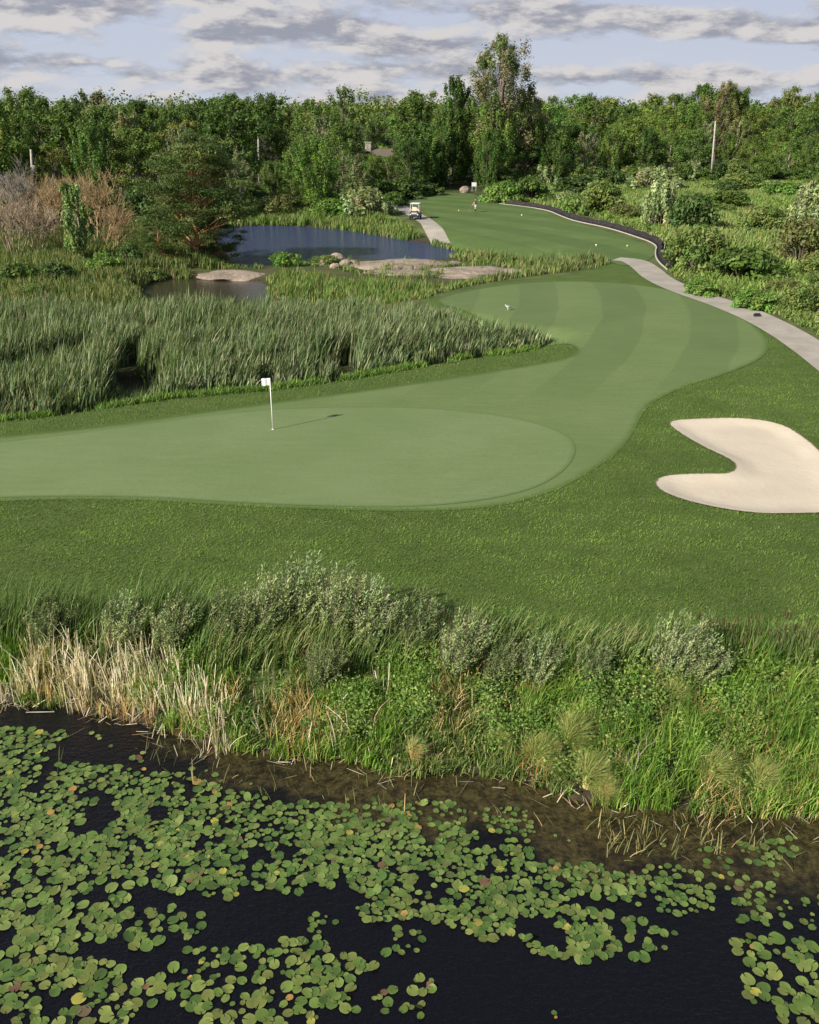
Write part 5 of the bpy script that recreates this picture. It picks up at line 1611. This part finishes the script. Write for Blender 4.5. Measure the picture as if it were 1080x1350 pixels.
skinned('shirt', [(0.01, 0, 1.0), (0.03, 0, 1.14), (0.05, 0, 1.35), (0.06, 0, 1.45), (0.05, 0.18, 1.40), (0.13, 0.18, 1.27), (0.05, -0.18, 1.40), (0.13, -0.18, 1.27)], [(0, 1), (1, 2), (2, 3), (2, 4), (4, 5), (2, 6), (6, 7)],
        [0.185, 0.18, 0.20, 0.085, 0.10, 0.085, 0.10, 0.085], M['shirt'], r)
skinned('shorts', [(0, 0, 0.96), (0, 0.10, 0.88), (0.04, 0.14, 0.60), (0, -0.10, 0.88), (0.04, -0.14, 0.60)], [(0, 1), (1, 2), (0, 3), (3, 4)], [0.19, 0.145, 0.12, 0.145, 0.12], M['shorts'], r)
for s in (-1, 1):
    skinned('sock', [(0.03, s * 0.155, 0.42), (0.02, s * 0.16, 0.30), (0.0, s * 0.17, 0.08)], [(0, 1), (1, 2)], [0.085, 0.080, 0.06], M['black'], r)
bm = bmesh.new(); bmesh.ops.create_uvsphere(bm, u_segments=16, v_segments=10, radius=0.105, matrix=Matrix.Translation((0.09, 0, 1.735)) @ Matrix.Diagonal((1.05, 0.92, 0.8, 1)))
for v in list(bm.verts):
    if v.co.z < 1.71: v.co.z = 1.71
bbox(bm, (0.21, 0, 1.715), (0.11, 0.13, 0.015)); bmobj('cap', bm, M['hair'], r)
bm = bmesh.new()
for s in (-1, 1): bmesh.ops.create_uvsphere(bm, u_segments=8, v_segments=6, radius=0.012, matrix=Matrix.Translation((0.168, s * 0.032, 1.66)))
bmobj('eyes', bm, M['black'], r)
for s in (-1, 1):
    bm = bmesh.new(); bbox(bm, (0.06, s * 0.18, 0.035), (0.28, 0.10, 0.07)); bmobj('shoe', bm, M['black'], r, False, 0.02)
tag(r, 'person in black top, pale shorts and cap addressing a ball on the tee', 'person')
c = empty('golf_club', (x, y, z + 0.03), R(190))
bm = bmesh.new(); bcyl(bm, (0.45, 0, 0.98), (0.95, 0, 0.03), 0.008, 0.006, 8); bmobj('shaft', bm, M['metal'], c)
bm = bmesh.new(); bbox(bm, (0.97, 0.05, 0.03), (0.06, 0.12, 0.05)); bmobj('club_head', bm, M['metal'], c, False, 0.01)
tag(c, 'thin golf club held by the person on the tee', 'golf club')

# tee markers
for i, (px_, py2, mt, lab) in enumerate([(605, 279, 'yellow', 'small yellow tee marker between the cart and the golfer'), (688, 285, 'white', 'small white tee marker right of the golfer'),
                                         (786, 325, 'white', 'small white tee marker on the middle of the lower tee'), (827, 326, 'yellow', 'small yellow tee marker close to the end of the black edging')]):
    x, y, z = ground_at(px_, py2)
    bm = bmesh.new(); bmesh.ops.create_uvsphere(bm, u_segments=16, v_segments=10, radius=0.085, matrix=Matrix.Translation((0, 0, 0.12))); bcyl(bm, (0, 0, -0.05), (0, 0, 0.08), 0.03, n=8)
    o = bmobj('tee_marker', bm, M[mt], None, True); o.location = (x, y, z + 0.03); tag(o, lab, 'tee marker', 'tee markers')
# signs at the tee
for (px_, py2, w_, h_, lab) in [(625, 252, 0.8, 0.65, 'white tee sign board right of the pink boulder'), (591, 246, 0.7, 0.9, 'small white sign board under the trees left of the boulder')]:
    x, y, z = ground_at(px_, py2)
    r = empty('tee_sign', (x, y, z), 0.1)
    bm = bmesh.new(); bbox(bm, (0, 0, 0.75 + h_ / 2), (w_, 0.06, h_)); bmobj('board', bm, M['white'], r, False, 0.01)
    for s in (-1, 1):
        bm = bmesh.new(); bbox(bm, (s * w_ * 0.4, 0.07, 0.55), (0.08, 0.08, 1.5)); bmobj('post', bm, M['wood'], r)
    tag(r, lab, 'sign')

# ------------------------------------------------------------------ black edging and its kerb
fc = np.array(FENCEC)
seg = np.r_[0, np.cumsum(np.hypot(*np.diff(fc, axis=0).T))]
ts = np.arange(0, seg[-1], 0.5)
cx = np.interp(ts, seg, fc[:, 0]); cy = np.interp(ts, seg, fc[:, 1])
tx_ = np.gradient(cx); ty_ = np.gradient(cy); ln = np.hypot(tx_, ty_); nx2, ny2 = -ty_ / ln, tx_ / ln
hz = H(cx, cy)
def loft(name, prof, mat, parent=None, wob=0.0):
    n = len(cx); m = len(prof); V = np.empty((n, m, 3))
    w0 = wob * np.sin(ts * 1.7) + wob * 0.6 * np.sin(ts * 4.1)
    for j, (u, v) in enumerate(prof):
        k = 1 if j in (1, 2) else 0
        V[:, j, 0] = cx + nx2 * (u + w0 * k); V[:, j, 1] = cy + ny2 * (u + w0 * k); V[:, j, 2] = hz + v + (w0 * k * 0.5)
    i = np.arange(n * m).reshape(n, m)
    Q = [np.stack([i[:-1, j], i[1:, j], i[1:, (j + 1) % m], i[:-1, (j + 1) % m]], 1) for j in range(m)]
    return link(name, mesh_np(name, V.reshape(-1, 3), np.vstack(Q), 4, mat), parent)
M['geotex'] = plain('black_fabric', (0.030, 0.026, 0.027), 0.8, 0.25, var=0.35, scale=2, bump=0.5)
r = empty('silt_fence', (0, 0, 0))
loft('fabric', [(0.1, 0.0), (0.42, 0.58), (0.48, 0.58), (0.20, 0.0)], M['geotex'], r, 0.07)
for i in range(2, len(cx), 6):
    bm = bmesh.new(); bcyl(bm, (cx[i] + nx2[i] * 0.72, cy[i] + ny2[i] * 0.72, hz[i] - 0.1), (cx[i] + nx2[i] * 0.72, cy[i] + ny2[i] * 0.72, hz[i] + 0.66), 0.035, n=6)
    bmobj('post', bm, M['wood'], r)
tag(r, 'sagging black fabric fence bounding the tee lawn', 'fence')
k = loft('pale_kerb', [(-0.12, -0.05), (-0.12, 0.08), (0.03, 0.08), (0.03, -0.05)], M['kerbm'])
tag(k, 'thin pale kerb running along the foot of the black fabric fence', 'kerb')

# ------------------------------------------------------------------ poles and house
for (px_, topy, dep, lean, lab) in [(342, 152, 172, 0.04, 'pale utility pole above the birch behind the pond'), (46, 191, 117, 0.10, 'pale leaning utility pole behind the rusty bushes at the left'),
                                    (937, 158, 175, -0.045, 'pale utility pole rising from the trees at the right')]:
    yy = (dep - HC * sp) / cp; xx = (px_ - 540) / F * dep; top = HC - (topy - 146) / F * dep
    r = empty('utility_pole', (xx, yy, 0)); r.rotation_euler = (0, lean, 0)
    bm = bmesh.new(); bcyl(bm, (0, 0, -0.5), (0, 0, top), 0.20, 0.13, 12); bmobj('post', bm, M['wood'], r, True)
    bm = bmesh.new(); bcyl(bm, (0.3, -0.05, top - 2.6), (0.3, -0.05, top - 1.8), 0.2, n=12); bcyl(bm, (0.1, 0, top - 2.0), (0.35, 0, top - 2.0), 0.04, n=6)
    if px_ == 46: bmobj('transformer', bm, M['wood'], r)
    else: bm.free()
    tag(r, lab, 'utility pole')
dep = 200; yy = (dep - HC * sp) / cp; xx = (505 - 540) / F * dep
r = empty('house', (xx, yy, 0), 0.15)
bm = bmesh.new(); bbox(bm, (0, 0, 1.5), (7.4, 6.4, 3.2)); bmobj('wall', bm, M['stonewall'], r)
bm = bmesh.new(); extr_p = [(-3.6, 3.1), (0, 4.9), (3.6, 3.1)]
a_ = [bm.verts.new((-3.9, p_[0], p_[1])) for p_ in extr_p]; b_ = [bm.verts.new((3.9, p_[0], p_[1])) for p_ in extr_p]
bm.faces.new(a_); bm.faces.new(b_[::-1])
for i in range(3): bm.faces.new((a_[i], a_[(i + 1) % 3], b_[(i + 1) % 3], b_[i]))
rf = bmobj('roof', bm, M['roof'], r)
bm = bmesh.new(); bbox(bm, (-3.2, -0.4, 4.9), (1.1, 1.0, 2.4)); bbox(bm, (-3.2, -0.4, 6.16), (1.3, 1.2, 0.14)); bmobj('chimney', bm, M['stonewall'], rf)
for sx in (-2.2, 1.8):
    bm = bmesh.new(); bbox(bm, (sx, -3.22, 1.7), (1.4, 0.08, 1.2)); w_ = bmobj('window', bm, M['glass'], r)
    bm = bmesh.new(); bbox(bm, (sx, -3.25, 1.05), (1.6, 0.12, 0.1)); bbox(bm, (sx, -3.25, 2.35), (1.6, 0.12, 0.1)); bmobj('frame', bm, M['white'], w_)
tag(r, 'stone house with a square chimney half hidden in the trees behind the pond', 'house')

# ------------------------------------------------------------------ light and sky
SUN_EL = R(32); sd_ = Vector((-0.79, -0.61, 0)).normalized()
sund = Vector((sd_.x * math.cos(SUN_EL), sd_.y * math.cos(SUN_EL), math.sin(SUN_EL)))
L = D.lights.new('Sun', 'SUN'); L.energy = 5.0; L.angle = R(0.6); L.color = (1.0, 0.94, 0.83)
lo = D.objects.new('Sun', L); C.objects.link(lo); lo.rotation_euler = sund.to_track_quat('Z', 'Y').to_euler()

t = NT('World', True)
sky = t.n('TexSky', sky_type='NISHITA', sun_disc=False)
sky.sun_elevation = SUN_EL; sky.sun_rotation = math.atan2(sund.x, sund.y); sky.air_density = 1.0; sky.dust_density = 1.2; sky.ozone_density = 1.6
base = t.mix(1.0, sky.outputs[0], (0.072, 0.072, 0.072), 'MULTIPLY')
dirv = t.n('TexCoord').outputs[0]
s3 = t.n('SeparateXYZ', {0: dirv})
el = t.math('ARCSINE', s3.outputs[2]); az = t.math('ARCTAN2', s3.outputs[0], s3.outputs[1])
cv = t.n('CombineXYZ', {0: t.math('MULTIPLY', az, 1.0), 1: t.math('MULTIPLY', el, 3.1), 2: 0.0}).outputs[0]
def dens(off):
    v = t.n('VectorMath', {0: cv, 1: off}, operation='ADD').outputs[0]
    a = t.noise(v, 11.0, 8, 0.60, 0.1); b = t.noise(v, 2.2, 2, 0.5)
    d = t.math('ADD', t.math('MULTIPLY', a, 0.72), t.math('MULTIPLY', b, 0.40))
    return d
d0 = dens((3.1, 7.45, 1.7)); d1 = dens((3.1 - 0.010, 7.45 + 0.026, 1.7))
# named clouds of the photograph: (px, py, half width px, half height px, gain)
def blob(px, py, wx, wy, g, d):
    e0 = math.atan((675 - py) / F) - PITCH; a0 = math.atan((px - 540) / F / cp)
    ax = t.math('DIVIDE', t.math('SUBTRACT', az, a0), wx / F); ay = t.math('DIVIDE', t.math('SUBTRACT', el, e0), wy / F)
    r2 = t.math('ADD', t.math('MULTIPLY', ax, ax), t.math('MULTIPLY', ay, ay))
    return t.math('ADD', d, t.math('MULTIPLY', t.math('POWER', 2.718, t.math('MULTIPLY', r2, -1.0)), g))
BL = [(830, 38, 90, 14, 0.22), (770, 15, 60, 10, 0.14), (975, 50, 50, 12, 0.16), (1060, 50, 40, 14, 0.16), (640, 18, 80, 14, 0.12), (150, 20, 150, 20, 0.2), (330, 2, 70, 7, 0.2), (430, 40, 110, 14, 0.14), (520, 62, 90, 8, 0.15),
      (330, 55, 45, 8, 0.12), (100, 88, 180, 12, 0.13), (300, 105, 160, 9, 0.10), (800, 105, 200, 10, 0.10), (520, 92, 120, 9, 0.08)]
for b_ in BL: d0 = blob(*b_, d0); d1 = blob(b_[0], b_[1] - 3, b_[2], b_[3], b_[4], d1)
mask = t.map(d0, 0.53, 0.645)
lit = t.map(t.math('SUBTRACT', d0, d1), -0.055, 0.075)
cc_ = t.mix(lit, (0.225, 0.232, 0.275), (0.515, 0.49, 0.475))
hz_ = t.mix(t.map(el, 0.0, 0.12), (0.43, 0.465, 0.535), (0.385, 0.43, 0.53))
vis = t.map(el, 0.10, 0.45)
skyc = t.mix(vis, hz_, base)
fin = t.mix(t.math('MULTIPLY', mask, t.map(el, 0.15, 0.6, 0.88, 0.35)), skyc, cc_)
bg = t.n('Background', {'Color': fin, 'Strength': 1.0})
t.surf(bg.outputs[0])

# ------------------------------------------------------------------ camera and render
cam = D.cameras.new('Camera'); co = D.objects.new('Camera', cam); C.objects.link(co)
co.location = (0, 0, HC); co.rotation_euler = (R(90) - PITCH, 0, 0)
cam.sensor_fit = 'VERTICAL'; cam.sensor_height = 24; cam.sensor_width = 24; cam.lens = F / 1350 * 24
cam.clip_end = 20000; cam.clip_start = 0.1
sc.camera = co
sc.view_settings.view_transform = 'Standard'; sc.view_settings.look = 'None'; sc.view_settings.exposure = 0.42; sc.view_settings.gamma = 1
sc.cycles.max_bounces = 5; sc.cycles.diffuse_bounces = 2; sc.cycles.glossy_bounces = 2; sc.cycles.transmission_bounces = 2
sc.cycles.use_denoising = True
sc.cycles.sample_clamp_indirect = 4
